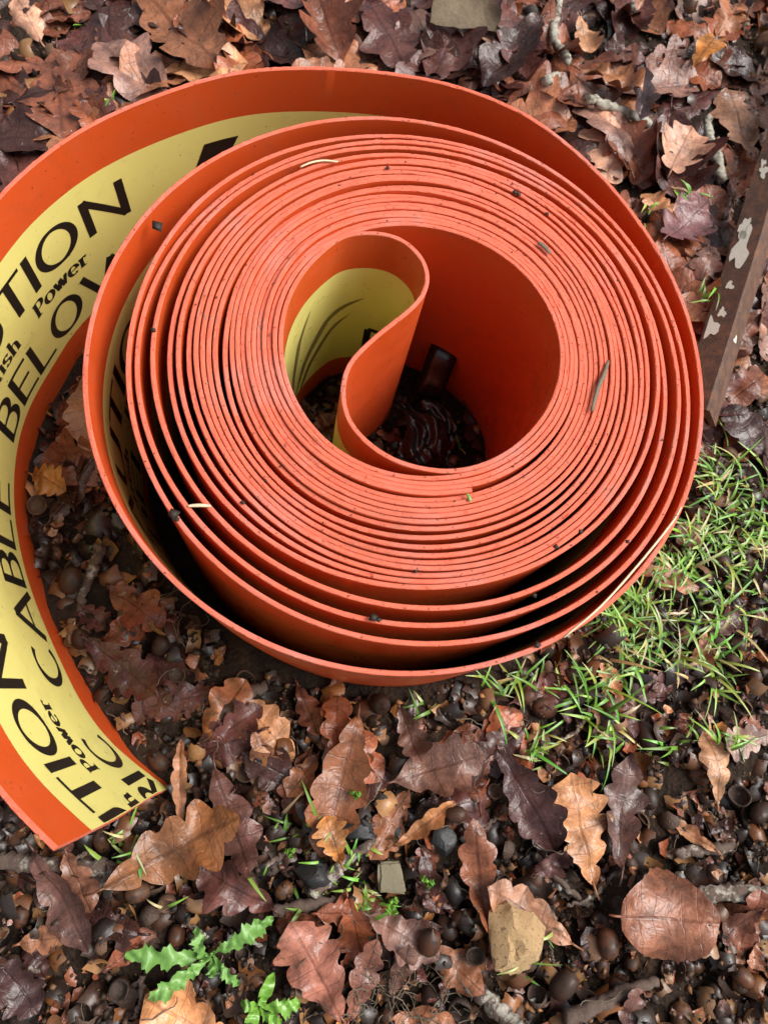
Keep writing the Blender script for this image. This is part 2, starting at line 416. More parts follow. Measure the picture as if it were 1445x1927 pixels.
def cut(s, z):
    """pull the first few centimetres back to the curved line where the strip was cut"""
    c = np.interp(z, CUT_Z, CUT_S)
    return np.where(s < .04, c+(s-SS[0])*(.04-c)/(.04-SS[0]), s)
def wall(s, z, off):
    """point on the strip: s along it, z height, off metres off the centre line to the printed side"""
    s = np.asarray(s, float); z = np.asarray(z, float)
    px = np.interp(s, SS, PATH[:, 0]); py = np.interp(s, SS, PATH[:, 1])
    nx = np.interp(s, SS, NRM[:, 0]); ny = np.interp(s, SS, NRM[:, 1]); ln = np.interp(s, SS, LEAN)
    o = off+ln*(1-z/ZT)
    dip = .017*np.clip(1-s/.085, 0, 1)**1.5*(1-z/ZT)           # the loose end has sunk into the litter
    return np.stack([px+nx*o, py+ny*o, z-dip+np.interp(s, SS, ZJ)], -1)
# distance/inside tests used when scattering litter
GX0, GX1, GY0, GY1, GR = -.62, .72, -.42, .92, .002
GW, GH = int((GX1-GX0)/GR), int((GY1-GY0)/GR)
HF = np.full((GH, GW), -.012)
MASK = np.zeros((GH, GW), bool)
def cell(x, y): return np.clip(((np.asarray(y)-GY0)/GR).astype(int), 0, GH-1), np.clip(((np.asarray(x)-GX0)/GR).astype(int), 0, GW-1)
_gy, _gx = np.mgrid[0:GH, 0:GW]; _X = GX0+(_gx+.5)*GR; _Y = GY0+(_gy+.5)*GR
_an = np.arctan2(_Y-CP[1], _X-CP[0]); _ra = np.hypot(_X-CP[0], _Y-CP[1])
# radius of the closed turn of the coil (first full turn in from the tail)
_t1 = (iA*DT); _sel = (np.arange(len(iA)) >= int(.73*K)) & (np.arange(len(iA)) < int(.73*K)+K)
_ang = np.mod(_t1[_sel]+math.pi, 2*math.pi)-math.pi; _o = np.argsort(_ang)
ROUT = np.interp(_an.ravel(), _ang[_o], sA[_sel][_o], period=2*math.pi).reshape(_an.shape)
_in = np.array([np.min([r for r, a, b in slots[k]]) for k in range(K)]); _ka = np.mod(np.arange(K)*DT+math.pi, 2*math.pi)-math.pi; _oo = np.argsort(_ka)
RIN = np.interp(_an.ravel(), _ka[_oo], _in[_oo], period=2*math.pi).reshape(_an.shape)
MASK |= (_ra < ROUT+.003) & (_ra > RIN-.004)
for s_ in np.arange(0, 1.1, .001):
    for z_ in (0., .03):
        w_ = wall(s_, z_, 0.); iy, ix = cell(w_[0], w_[1]); MASK[max(0, iy-2):iy+3, max(0, ix-2):ix+3] = True
HOLE = _ra < RIN-.003

# ------------------------------------------------------------------ ground
def make_ground():
    fine = np.arange(-.62, .7201, .008); far = np.array([.8, 1., 1.4, 2., 3.5, 6, 12, 25, 60])
    xs = np.r_[-far[::-1], fine, far]; ys = np.r_[-far[::-1], np.arange(-.42, .9201, .008), far+.2]
    X, Y = np.meshgrid(xs, ys)
    g = np.random.default_rng(1)
    Z = np.zeros_like(X)
    for k in range(40):
        fx, fy = g.normal(0, 90, 2); Z += np.sin(X*fx+Y*fy+g.uniform(0, 6.28))*.0006
    Z -= .012
    inner = (np.abs(X-.05) < .75) & (np.abs(Y-.25) < .75); Z = np.where(inner, Z, -.012)
    n, m = X.shape; v = np.stack([X, Y, Z], -1).reshape(-1, 3)
    i = np.arange(n*m).reshape(n, m); f = np.stack([i[:-1, :-1], i[:-1, 1:], i[1:, 1:], i[1:, :-1]], -1).reshape(-1, 4)
    o = fin('ground', raw_mesh('ground', v, f), M_SOIL); tag(o, 'dark damp woodland soil under the litter', 'ground', kind='structure')
make_ground()

# ------------------------------------------------------------------ the coil
def make_coil():
    base = wall(0.3, 0., 0.)
    root = empty('cable_warning_strip', (float(CP[0]), float(CP[1]), 0))
    tag(root, 'large coil of orange plastic cable warning strip with yellow printed band, loose end curling left', 'warning strip')
    def add(name, v, f, mats, par, **k):
        o = fin(name, raw_mesh(name, v, f), mats, par, **k); return o
    h = TH/2; b = .00035
    g = np.random.default_rng(11)
    prof = [(h, ZB), (h, .03), (h, .09), (h, ZT-.02), (h, ZT-b), (h-b, ZT), (0, ZT), (-h+b, ZT), (-h, ZT-b), (-h, ZT-.02), (-h, .09), (-h, .03), (-h, ZB)]
    rows = []
    for o, z in prof:
        oo = np.full(NS, o); zz = np.full(NS, z)
        if z == ZT: zz = zz+g.normal(0, .00013, NS)-.0006*(g.random(NS) < .006); oo = oo+g.normal(0, .00009, NS)
        rows.append(wall(cut(SS, zz), zz, oo))
    m = len(prof); v = np.stack(rows, 1).reshape(-1, 3)
    i = np.arange(NS)[:-1, None]*m+np.arange(m)[None]
    j = np.roll(np.arange(m), -1)[None]
    a = i; bq = np.arange(NS)[:-1, None]*m+j
    f = np.stack([a, bq, bq+m, a+m], -1)
    mi = np.zeros(f.shape[:2], int); mi[:, 4:8] = 1; mi[:, 12] = 1
    f = f.reshape(-1, 4); mi = mi.ravel()
    # end caps
    caps = []
    for base_i in (0, (NS-1)*m):
        for k in range(6): caps.append((base_i+k, base_i+k+1, base_i+m-2-k, base_i+m-1-k))
    f = np.vstack([f, caps]); mi = np.r_[mi, np.ones(len(caps), int)]
    v[:, :3] -= np.array([CP[0], CP[1], 0])
    s = fin('strip', raw_mesh('strip', v, f), [M_STRIP, M_EDGE], root, mat_idx=mi, sharp=22)
    s['label'] = 'orange plastic strip with rough pink cut edge'
    # printed film
    zs = np.array([.012, .03, .06, .09, .1195]); rows = []
    for z in zs:
        zz = np.full(NS, z); rows.append(wall(cut(SS, zz), zz, np.full(NS, h+.00012)))
    v = np.stack(rows, 1).reshape(-1, 3)-np.array([CP[0], CP[1], 0]); m = len(zs)
    i = (np.arange(NS)[:-1, None]*m+np.arange(m-1)[None]); f = np.stack([i, i+1, i+1+m, i+m], -1).reshape(-1, 4)
    film = fin('printed_band', raw_mesh('printed_band', v, f), M_YEL, root)
    film['label'] = 'yellow printed band along the strip'
    return root, film
COIL, FILM = make_coil()

# ---- lettering: broad pen strokes laid on the printed band
def arc(cx, cy, rx, ry, a0, a1, n=22):
    return [(cx+rx*math.cos(math.radians(a0+(a1-a0)*k/n)), cy+ry*math.sin(math.radians(a0+(a1-a0)*k/n))) for k in range(n+1)]
def glyph(ch):
    """strokes in a box of height 1; returns width and strokes"""
    e = .06
    if ch == 'O': return 1.05, [arc(.525, .5, .46, .46, 0, 360, 40)]
    if ch == 'C': return .98, [arc(.52, .5, .46, .46, 52, 308, 30)]
    if ch == 'A': return 1.05, [[(.03, 0), (.52, 1)], [(.50, 1), (1.02, 0)], [(.22, .34), (.82, .34)]]
    if ch == 'U': return .92, [[(.1, 1), (.1, .36)]+arc(.46, .36, .36, .32, 180, 360, 18)+[(.82, 1)]]
    if ch == 'T': return .80, [[(.40, 0), (.40, .95)], [(0, .955), (.80, .955)]]
    if ch == 'I': return .17, [[(.085, 0), (.085, 1)]]
    if ch == 'N': return 1.0, [[(.08, 0), (.08, 1)], [(.08, .97), (.92, .03)], [(.92, 0), (.92, 1)]]
    if ch == 'E': return .72, [[(.1, 0), (.1, 1)], [(.1, .955), (.70, .955)], [(.1, .52), (.62, .52)], [(.1, .045), (.72, .045)]]
    if ch == 'L': return .68, [[(.1, 0), (.1, 1)], [(.1, .045), (.68, .045)]]
    if ch == 'R': return .82, [[(.1, 0), (.1, 1)], [(.1, .955), (.40, .955)]+arc(.42, .73, .26, .225, 90, -90, 14)+[(.1, .5)], [(.40, .5), (.80, 0)]]
    if ch == 'B': return .78, [[(.1, 0), (.1, 1)], [(.1, .955), (.38, .955)]+arc(.40, .745, .24, .21, 90, -90, 14)+[(.1, .535)], [(.38, .53)]+arc(.42, .29, .28, .245, 90, -90, 14)+[(.1, .045)]]
    if ch == 'W': return 1.35, [[(.04, 1), (.36, 0)], [(.36, 0), (.68, 1)], [(.68, 1), (1.0, 0)], [(1.0, 0), (1.32, 1)]]
    # small letters (x height .66)
    if ch == 'o': return .92, [arc(.46, .33, .36, .31, 0, 360, 30)]
    if ch == 'e': return .90, [[(.12, .34), (.78, .34)]+arc(.46, .33, .35, .31, 2, 310, 26)]
    if ch == 'c': return .84, [arc(.46, .33, .36, .31, 50, 310, 24)]
    if ch == 's': return .70, [arc(.35, .49, .24, .15, 20, 270, 16)+arc(.35, .17, .26, .15, 90, -160, 16)]
    if ch == 'S': return .86, [arc(.42, .74, .30, .22, 20, 270, 18)+arc(.42, .26, .33, .24, 90, -160, 18)]
    if ch == 't': return .55, [[(.26, .95), (.26, .15)]+arc(.40, .15, .14, .13, 180, 300, 8), [(.02, .62), (.5, .62)]]
    if ch == 'i': return .46, [[(.24, 0), (.24, .64)], [(.06, .62), (.3, .62)], [(.04, .03), (.44, .03)], [(.24, .80), (.24, .98)]]
    if ch == 'h': return .98, [[(.22, 0), (.22, 1)], [(.04, .97), (.28, .97)], [(.22, .44)]+arc(.48, .42, .26, .22, 160, 0, 10)+[(.74, .02)], [(.02, .03), (.42, .03)], [(.56, .03), (.94, .03)]]
    if ch == 'P': return 1.0, [[(.26, 0), (.26, 1)], [(.04, .97), (.56, .97)]+arc(.58, .73, .30, .24, 90, -90, 14)+[(.26, .49)], [(.04, .03), (.52, .03)]]
    if ch == 'w': return 1.2, [[(.10, .64), (.34, .02)], [(.36, .02), (.58, .62)], [(.56, .64), (.80, .02)], [(.82, .02), (1.08, .62)], [(.0, .63), (.26, .63)], [(.94, .63), (1.2, .63)]]
    if ch == 'r': return .74, [[(.22, 0), (.22, .64)], [(.02, .62), (.24, .62)], [(.02, .03), (.46, .03)], [(.22, .40)]+arc(.46, .42, .22, .20, 160, 40, 8)]
    return .4, []
def ink_mesh(name, items, mat, parent, s_lo=-.0030, s_hi=1e9):
    """items: list of polylines [(s, z)...] with width functions, in metres"""
    V, Fc = [], []
    for pts, wf in items:
        P = [np.array(p, float) for p in pts]; dense = [P[0]]
        for a, b in zip(P[:-1], P[1:]):
            n = max(1, int(np.linalg.norm(b-a)/.002))
            dense += [a+(b-a)*k/n for k in range(1, n+1)]
        Q = np.array(dense); closed = np.linalg.norm(Q[0]-Q[-1]) < 1e-6
        d = np.gradient(Q, axis=0)
        if closed: d[0] = d[-1] = Q[1]-Q[-2]
        d /= np.linalg.norm(d, axis=1)[:, None]+1e-12
        nn = np.c_[-d[:, 1], d[:, 0]]; w = np.array([wf(x, k/(len(Q)-1)) for k, x in enumerate(d)])
        a = Q+nn*w[:, None]/2; b = Q-nn*w[:, None]/2
        i0 = len(V)
        for k in range(len(Q)): V += [a[k], (a[k]+b[k])/2, b[k]]
        for k in range(len(Q)-1):
            if max(a[k][0], b[k][0], a[k+1][0], b[k+1][0]) < -.012: continue
            for c in (0, 1): Fc.append((i0+3*k+c, i0+3*k+c+1, i0+3*k+c+4, i0+3*k+c+3))
    if not Fc: return None
    V = np.array(V); V[:, 0] = np.maximum(V[:, 0], np.interp(V[:, 1], CUT_Z, CUT_S)+.0006)
    W = wall(V[:, 0], V[:, 1], TH/2+.00030)-np.array([CP[0], CP[1], 0])
    # strokes that cross lie a hair apart
    return fin(name, raw_mesh(name, W, np.array(Fc)), mat, parent)
def nib(thick, thin):
    return lambda d, t: thin+(thick-thin)*abs(d[1])**1.3
def set_word(text, s0, z0, hgt, wscale, thick, thin, gap, fixed=None, sl=0.0):
    items = []; x = s0; k = 0
    for ch in text:
        w, st = glyph(ch)
        if fixed: a, b = fixed[k]; x = a; ws = (b-a)/w
        else: ws = hgt*wscale
        for si, s in enumerate(st):
            items.append(([(x+px*ws+sl*(py*hgt), z0+py*hgt) for px, py in s], nib(thick*hgt, thin*hgt)))
        x += w*ws+gap*hgt; k += 1
    return items
CAU = [(-.095, -.066), (-.063, -.031), (-.027, .0015), (.004, .029), (.0325, .0375), (.042, .075), (.082, .113)]
ELE = [(-.238, -.219), (-.213, -.194), (-.188, -.168), (-.163, -.134), (-.130, -.107)]
def pattern(s0, short=False):
    for wd, off in (('CAUTION', 0.), ('CAUTION', .298)):
        it = set_word(wd, 0, .0755, .030, 1, .195, .085, 0, [(a+s0+off, b+s0+off) for a, b in CAU])
        o = ink_mesh('lettering', it, M_INK, FILM)
        if o: o['label'] = 'large black word CAUTION on the yellow band'
        it = set_word('Scottish', s0+off-.060, .0580, .0125, .84, .25, .075, .04)
        o = ink_mesh('lettering', it, M_INK, FILM)
        if o: o['label'] = 'small bold serif word Scottish on the yellow band'
        it = set_word('Power', s0+off+.0235, .0580, .0125, .84, .25, .075, .04)
        o = ink_mesh('lettering', it, M_INK, FILM)
        if o: o['label'] = 'small bold serif word Power on the yellow band'
    for wd, fx in (('ELECTRIC', [(-.213, -.193), (-.188, -.170), (-.166, -.146), (-.142, -.113), (-.109, -.084), (-.0170, .0045), (.0075, .0125), (.0205, .052)]),
                   ('CABLE', [(.084, .113), (.1145, .147), (.150, .173), (.176, .197), (.200, .222)]),
                   ('BELOW', [(.250, .274), (.277, .299), (.301, .322), (.326, .356), (.361, .414)])):
        if wd == 'ELECTRIC': fx = [(-.190, -.168), (-.163, -.143), (-.138, -.116), (-.111, -.082), (-.078, -.052)]+fx[5:]
        it = set_word(wd, 0, .019, .030, 1, .185, .08, 0, [(a+s0, b+s0) for a, b in fx])
        o = ink_mesh('lettering', it, M_INK, FILM)
        if o: o['label'] = 'large black word %s on the yellow band' % wd
    # the electric flash
    zz = np.array([(.466, .105), (.488, .105), (.472, .074), (.486, .074), (.452, .022), (.462, .060), (.446, .060)])
    zz[:, 0] += s0
    bm = bmesh.new(); vs = [bm.verts.new((p[0], p[1], 0)) for p in zz]; bm.faces.new(vs)
    bmesh.ops.triangulate(bm, faces=bm.faces[:])
    for _ in range(4): bmesh.ops.subdivide_edges(bm, edges=[e for e in bm.edges if e.calc_length() > .004], cuts=1)
    bmesh.ops.triangulate(bm, faces=bm.faces[:]); bm.verts.index_update()
    V = np.array([v.co[:] for v in bm.verts]); Fc = np.array([[v.index for v in f.verts] for f in bm.faces]); bm.free()
    W = wall(V[:, 0], V[:, 1], TH/2+.0003)-np.array([CP[0], CP[1], 0])
    o = fin('flash_symbol', raw_mesh('flash_symbol', W, Fc), M_INK, FILM); o['label'] = 'black electric flash symbol on the yellow band'
pattern(0.); pattern(1.0175)
# the marks printed where the strip folds back in the middle of the coil
def fold_marks():
    s0 = S_FOLD0
    def blade(pts, wmax): return (pts, lambda d, t: wmax*math.sin(math.pi*min(1, max(.02, t)))**.8+.0002)
    S = lambda q: s0+q
    items = [blade([(S(-.030), .020), (S(-.027), .050), (S(-.020), .082), (S(-.008), .104)], .0055),
             blade([(S(-.024), .014), (S(-.012), .045), (S(.008), .072), (S(.034), .088)], .0065),
             blade([(S(-.019), .008), (S(-.006), .034), (S(.012), .056), (S(.026), .070)], .0050)]
    o = ink_mesh('leaf_emblem', items, M_INK2, FILM); o['label'] = 'faded emblem of three curved blades on the yellow fold'
    hh = .026; x = S(.040); z = .026
    items = [([(x, z), (x, z+hh)], lambda d, t: .005), ([(x, z+hh), (x+.028, z+hh)], lambda d, t: .004), ([(x, z+hh*.5), (x+.024, z+hh*.5)], lambda d, t: .004)]
    o = ink_mesh('lettering', items, M_INK, FILM); o['label'] = 'black letter half hidden by the fold'
fold_marks()

# ------------------------------------------------------------------ litter: scatter helpers
def in_view(x, y, m=0):
    q = topx([(x, y, 0)])[0]; return -m <= q[0] <= 1445+m and -m <= q[1] <= 1927+m
def px_of(x, y): return topx([(x, y, 0.0)])[0]
def rough_ball(n_lat, n_lon, rad, g, amp, sq=(1, 1, 1)):
    v = [(0, 0, 1)]; 
    for i in range(1, n_lat):
        t = math.pi*i/n_lat
        for j in range(n_lon): p = 2*math.pi*j/n_lon; v.append((math.sin(t)*math.cos(p), math.sin(t)*math.sin(p), math.cos(t)))
    v.append((0, 0, -1)); v = np.array(v)
    k = g.normal(0, 1, (6, 3))*2.2; ph = g.uniform(0, 6.28, 6)
    d = 1+amp*np.sin(v@k.T+ph).sum(1)/3+g.normal(0, amp*.12, len(v))
    v = v*d[:, None]*np.array(sq)*rad
    f = []
    for j in range(n_lon): f.append((0, 1+j, 1+(j+1) % n_lon))
    for i in range(n_lat-2):
        for j in range(n_lon):
            a = 1+i*n_lon+j; b = 1+i*n_lon+(j+1) % n_lon; f.append((a, a+n_lon, b+n_lon, b))
    L = len(v)-1; o = 1+(n_lat-2)*n_lon
    for j in range(n_lon): f.append((o+j, L, o+(j+1) % n_lon))
    return v, f
def hf_quant(x, y, r, q):
    iy, ix = cell(x, y); k = max(1, int(r/GR)); w = HF[max(0, iy-k):iy+k+1, max(0, ix-k):ix+k+1]; return float(np.quantile(w, q))
def hf_dome(x, y, rx, top):
    iy, ix = cell(x, y); k = max(1, int(rx/GR)+1); y0, y1, x0, x1 = max(0, iy-k), min(GH, iy+k+1), max(0, ix-k), min(GW, ix+k+1)
    d2 = ((_X[y0:y1, x0:x1]-x)**2+(_Y[y0:y1, x0:x1]-y)**2)/rx**2
    z = np.where(d2 < 1, top-rx*.9*(1-np.sqrt(np.clip(1-d2, 0, 1))), -1)
    HF[y0:y1, x0:x1] = np.maximum(HF[y0:y1, x0:x1], z)

# crumbs of soil, husk and bark
OCT_V = np.array([(1,0,0),(-1,0,0),(0,1,0),(0,-1,0),(0,0,1),(0,0,-1)], float)
OCT_F = np.array([(0,2,4),(2,1,4),(1,3,4),(3,0,4),(2,0,5),(1,2,5),(3,1,5),(0,3,5)])
def crumbs(name, n, r0, r1, palette, label, cat, lift=0., zmul=.7, sel=None):
    x = rng.uniform(GX0+.02, GX1-.02, n); y = rng.uniform(GY0+.02, GY1-.02, n)
    q = topx(np.c_[x, y, np.zeros(n)])
    keep = (q[:, 0] > -260) & (q[:, 0] < 1700) & (q[:, 1] > -220) & (q[:, 1] < 2150)
    iy, ix = cell(x, y); ring = (_ra < ROUT) & (_ra > RIN)
    keep &= ~ring[iy, ix] & ~MASK[iy, ix]
    if sel is not None: keep &= sel(q)
    x, y, iy, ix = x[keep], y[keep], iy[keep], ix[keep]; n = len(x)
    r = r0+(r1-r0)*rng.random(n)**2.2
    sc = r[:, None]*rng.uniform(.5, 1.3, (n, 3)); sc[:, 2] *= zmul
    V = OCT_V[None]*rng.uniform(.6, 1.25, (n, 6, 1))*sc[:, None, :]
    a, b = rng.uniform(0, 6.28, n), rng.normal(0, .6, n)
    ca, sa, cb, sb_ = np.cos(a), np.sin(a), np.cos(b), np.sin(b)
    X = V[..., 0]*cb[:, None]+V[..., 2]*sb_[:, None]; Z = -V[..., 0]*sb_[:, None]+V[..., 2]*cb[:, None]; Y = V[..., 1]
    X, Y = X*ca[:, None]-Y*sa[:, None], X*sa[:, None]+Y*ca[:, None]
    z = HF[iy, ix]+r*.35+lift
    V = np.stack([X+x[:, None], Y+y[:, None], Z+z[:, None]], -1).reshape(-1, 3)
    Fc = (np.arange(n)[:, None, None]*6+OCT_F[None]).reshape(-1, 3)
    pal = np.array([p for p, w in palette]); pw = np.array([w for p, w in palette], float)
    c = pal[rng.choice(len(pal), n, p=pw/pw.sum())]*rng.uniform(.6, 1.35, (n, 1))
    o = fin(name, raw_mesh(name, V, Fc), M_CRUMB, smooth=False, col=np.repeat(c, 6, 0)); tag(o, label, cat, kind='stuff')
    np.maximum.at(HF, (iy, ix), z+r*.4)
    return o
PAL_SOIL = [((.020, .013, .009), 4), ((.042, .026, .017), 5), ((.075, .042, .025), 5), ((.13, .068, .036), 3), ((.19, .085, .035), 1.4), ((.035, .032, .03), 1)]
crumbs('soil_crumbs', 52000, .0007, .0042, PAL_SOIL, 'dark crumbs of soil and rotted husk between the leaves', 'soil')

# curved shards of nut shell
def shards(n, name='shell_fragments', label='brown broken acorn shell fragments scattered over the soil', dens=False):
    Vs, Fs, Cs = [], [], []; off = 0
    pal = [(.03, .018, .013), (.06, .028, .017), (.11, .045, .02), (.05, .03, .022), (.19, .10, .05), (.02, .014, .012), (.26, .13, .05), (.20, .075, .022), (.035, .02, .014), (.025, .016, .012)]
    k = 0
    while k < n:
        px, py = rng.uniform(-150, 1600), rng.uniform(500, 2050)
        if rng.random() < .25: py = rng.uniform(-100, 600)
        x, y = gp(px, py); iy, ix = cell(x, y)
        if MASK[iy, ix]: k += 1; continue
        R = rng.uniform(.0032, .0078); m = 5
        ua = rng.uniform(.6, 1.3); va = rng.uniform(.5, 1.1)
        u = np.linspace(-ua, ua, m+1); v = np.linspace(-va, va, m)
        U, W = np.meshgrid(u, v); jag = 1+rng.normal(0, .12, U.shape)*(np.maximum(np.abs(U)/ua, np.abs(W)/va) > .9)
        P = np.stack([np.sin(U*jag)*R, np.sin(W*jag)*R*1.3, np.cos(U*jag)*np.cos(W*jag)*R], -1).reshape(-1, 3)
        P[:, 2] -= P[:, 2].mean()
        if rng.random() < .45: P[:, 2] *= -1
        e = Euler((rng.normal(0, .5), rng.normal(0, .5), rng.uniform(0, 6.28))).to_matrix(); P = P@np.array(e).T
        z = hf_quant(x, y, R, .6)-P[:, 2].min()*.75
        P += np.array([x, y, z])
        i = np.arange((m+1)*m).reshape(m, m+1); f = np.stack([i[:-1, :-1], i[:-1, 1:], i[1:, 1:], i[1:, :-1]], -1).reshape(-1, 4)
        Vs.append(P); Fs.append(f+off); off += len(P)
        Cs.append(np.repeat(np.array(pal[rng.integers(len(pal))])[None]*rng.uniform(.6, 1.4), len(P), 0))
        cy, cx = cell(P[:, 0], P[:, 1]); np.maximum.at(HF, (cy, cx), P[:, 2]); k += 1
    o = fin(name, raw_mesh(name, np.vstack(Vs), np.vstack(Fs)), M_SHELL, col=np.vstack(Cs))
    tag(o, label, 'nut shells', kind='stuff')
shards(2600)

TINT = dict(dark=(.042, .0175, .0145), plum=(.078, .029, .025), mid=(.17, .060, .034), red=(.23, .068, .028), tan=(.46, .235, .12),
            pink=(.46, .26, .18), orange=(.42, .17, .04), grey=(.20, .112, .09), brown=(.28, .118, .060), amber=(.36, .16, .05))
# torn scraps of leaf
def scraps(n, name='leaf_scraps', label='torn brown scraps of leaf scattered over the litter', r0=.003, r1=.0095):
    Vs, Fs, Us, Cs = [], [], [], []; off = 0
    names = ['dark', 'plum', 'mid', 'red', 'brown', 'grey', 'tan', 'amber']; pw = np.array([3, 3, 3, 1.5, 2, 1.2, 1, .6]); pw /= pw.sum()
    for _ in range(n):
        px, py = rng.uniform(-120, 1560), rng.uniform(600, 2040)
        if rng.random() < .2: py = rng.uniform(-80, 600)
        x, y = gp(px, py); iy, ix = cell(x, y)
        if MASK[iy, ix]: continue
        m = 5; R = rng.uniform(r0, r1); ang = np.arange(8)*2*np.pi/8+rng.uniform(0, .5, 8); rad = R*rng.uniform(.45, 1.2, 8)
        P = np.vstack([[0, 0, 0], np.c_[np.cos(ang)*rad*.5, np.sin(ang)*rad*.5, rng.normal(0, R*.12, 8)], np.c_[np.cos(ang)*rad, np.sin(ang)*rad, rng.normal(0, R*.3, 8)]])
        f = [(0, 1+k, 1+(k+1) % 8) for k in range(8)]; q = []
        for k in range(8): a, b = 1+k, 1+(k+1) % 8; f += [(a, a+8, b+8), (a, b+8, b)]
        e = Euler((rng.normal(0, .35), rng.normal(0, .35), 0)).to_matrix(); P = P@np.array(e).T
        P += np.array([x, y, hf_quant(x, y, R, .7)+.0008-np.quantile(P[:, 2], .3)])
        Vs.append(P); Fs.append(np.array(f)+off); off += 17; Us.append(np.c_[.06+P[:, 0]*3-x*3, .2+P[:, 1]*3-y*3]); Cs.append(np.repeat(np.array(TINT[names[rng.choice(8, p=pw)]])[None]*rng.uniform(.6, 1.3), 17, 0))
        cy, cx = cell(P[:, 0], P[:, 1]); np.maximum.at(HF, (cy, cx), P[:, 2])
    o = fin(name, raw_mesh(name, np.vstack(Vs), np.vstack(Fs)), M_LEAF, uv=np.vstack(Us), col=np.vstack(Cs))
    tag(o, label, 'leaf scraps', kind='stuff')
scraps(620)
# acorns and cups
def acorn_mesh(seed):
    g = np.random.default_rng(seed); n = 14; m = 12; V = []; k = g.uniform(.9, 1.15)
    for i in range(n+1):
        t = i/n; z = (-1+2*t)
        r = math.sqrt(max(0, 1-abs(z)**2.3))*(1-.06*z)
        if i == n-1: r = .13
        if i == n: r = .03; z = 1.10
        if i == 0: r = .32
        for j in range(m):
            a = 2*math.pi*j/m; w = 1+.03*math.sin(a*2+seed)
            V.append((r*w*math.cos(a)*.0078*k, r*w*math.sin(a)*.0078*k, z*.0112))
    F = [tuple([i*m+j, i*m+(j+1) % m, (i+1)*m+(j+1) % m, (i+1)*m+j]) for i in range(n) for j in range(m)]
    F.append(tuple(range(m-1, -1, -1))); F.append(tuple(n*m+j for j in range(m)))
    me = bpy.data.meshes.new('acorn'); me.from_pydata(V, [], F); me.materials.append(M_ACORN)
    me.polygons.foreach_set('use_smooth', np.ones(len(me.polygons), bool)); return me
def cup_mesh(seed):
    g = np.random.default_rng(seed); m = 16; V = []; F = []
    prof = [(0.0015, -.0062), (.004, -.0058), (.0070, -.0035), (.0084, .0005), (.0086, .0032), (.0080, .0042), (.0072, .0034), (.0068, .0), (.0052, -.0026), (.002, -.0038), (.0002, -.0039)]
    ph = g.uniform(0, 6.28)
    for i, (r, z) in enumerate(prof):
        for j in range(m):
            a = 2*math.pi*j/m; jag = (.0012*math.sin(a*3+ph)+g.normal(0, .0004)) if 4 <= i <= 6 else g.normal(0, .00012)
            rr = r*(1+.06*math.sin(a*2+ph)); V.append((rr*math.cos(a), rr*math.sin(a), z+jag))
    for i in range(len(prof)-1):
        for j in range(m): F.append((i*m+j, i*m+(j+1) % m, (i+1)*m+(j+1) % m, (i+1)*m+j))
    F.append(tuple(range(m-1, -1, -1))); F.append(tuple((len(prof)-1)*m+j for j in range(m)))
    me = bpy.data.meshes.new('acorn_cup'); me.from_pydata(V, [], F); me.materials.append(M_CUP)
    me.polygons.foreach_set('use_smooth', np.ones(len(me.polygons), bool)); me.set_sharp_from_angle(angle=math.radians(65)); return me
AC = [acorn_mesh(i) for i in range(4)]; CU = [cup_mesh(i+20) for i in range(4)]
def zone(q):
    """name of the patch of ground a pixel of the photograph lies on"""
    x, y = q
    if x < 330 and 600 < y < 1330: return 'inside the loose loop of strip at the left'
    if y < 620: return 'in the leaf litter behind the coil' if x < 1010 or y < 130 else 'in the leaf litter beside the rusty steel angle'
    if x > 1150 and y < 1420: return 'in the grassy patch right of the coil'
    if y < 1500 and x < 1000: return 'in the strip of litter just in front of the coil'
    return 'in the open litter in the lower part of the photo'
def density(q):
    x, y = q
    if x < 330 and 900 < y < 1330: return 1.0
    if y > 1250: return 1.0
    if x > 1150 and y > 850: return .75
    if y < 620: return .12
    return .3
NAMED = []      # (object, photo pixel, phrase, category) to be told apart by landmark at the end
nuts = []
def put_nut(kind, px, py, top=False, rot=None, sc=None):
    x, y = gp(px, py); iy, ix = cell(x, y)
    if MASK[iy, ix]: return None
    s = sc or random.choice((random.uniform(.5, .75), random.uniform(.65, .95)))
    o = bpy.data.objects.new('acorn' if kind == 'a' else 'acorn_cup', random.choice(AC if kind == 'a' else CU)); COL.objects.link(o)
    q = .75 if top else .5
    if kind == 'a':
        e = rot or (random.uniform(.9, 2.2), random.uniform(-.3, .3), random.uniform(0, 6.28)); z = hf_quant(x, y, .007*s, q)+random.uniform(.0005, .0055)*s; hf_dome(x, y, .0085*s, z+.0075*s)
    else:
        tl = random.random(); e = rot or ((random.gauss(0, .45) if tl < .62 else math.pi+random.gauss(0, .5) if tl < .8 else random.uniform(1., 2.)), random.gauss(0, .4), random.uniform(0, 6.28))
        z = hf_quant(x, y, .007*s, q)+.0045*s; hf_dome(x, y, .0085*s, z+.004*s)
    o.location = (x, y, z); o.rotation_euler = e; o.scale = (s, s, s)
    zn = zone((px, py))
    if kind == 'a': tag(o, 'wet brown acorn', 'acorn', 'acorns lying '+zn); NAMED.append((o, (px, py), 'wet brown acorn'))
    else: tag(o, 'empty brown acorn cup', 'acorn cup', 'acorn cups lying '+zn); NAMED.append((o, (px, py), 'empty brown acorn cup'))
    nuts.append((x, y)); return o
def scatter_nuts(kind, want, mind):
    got = tries = 0
    while got < want and tries < want*40:
        tries += 1
        px, py = random.uniform(-10, 1455), random.uniform(-10, 1937)
        if random.random() > density((px, py)): continue
        x, y = gp(px, py)
        if any((x-a)**2+(y-b)**2 < mind**2 for a, b in nuts[-700:]): continue
        if put_nut(kind, px, py): got += 1
scatter_nuts('a', 125, .0125); scatter_nuts('c', 130, .012)
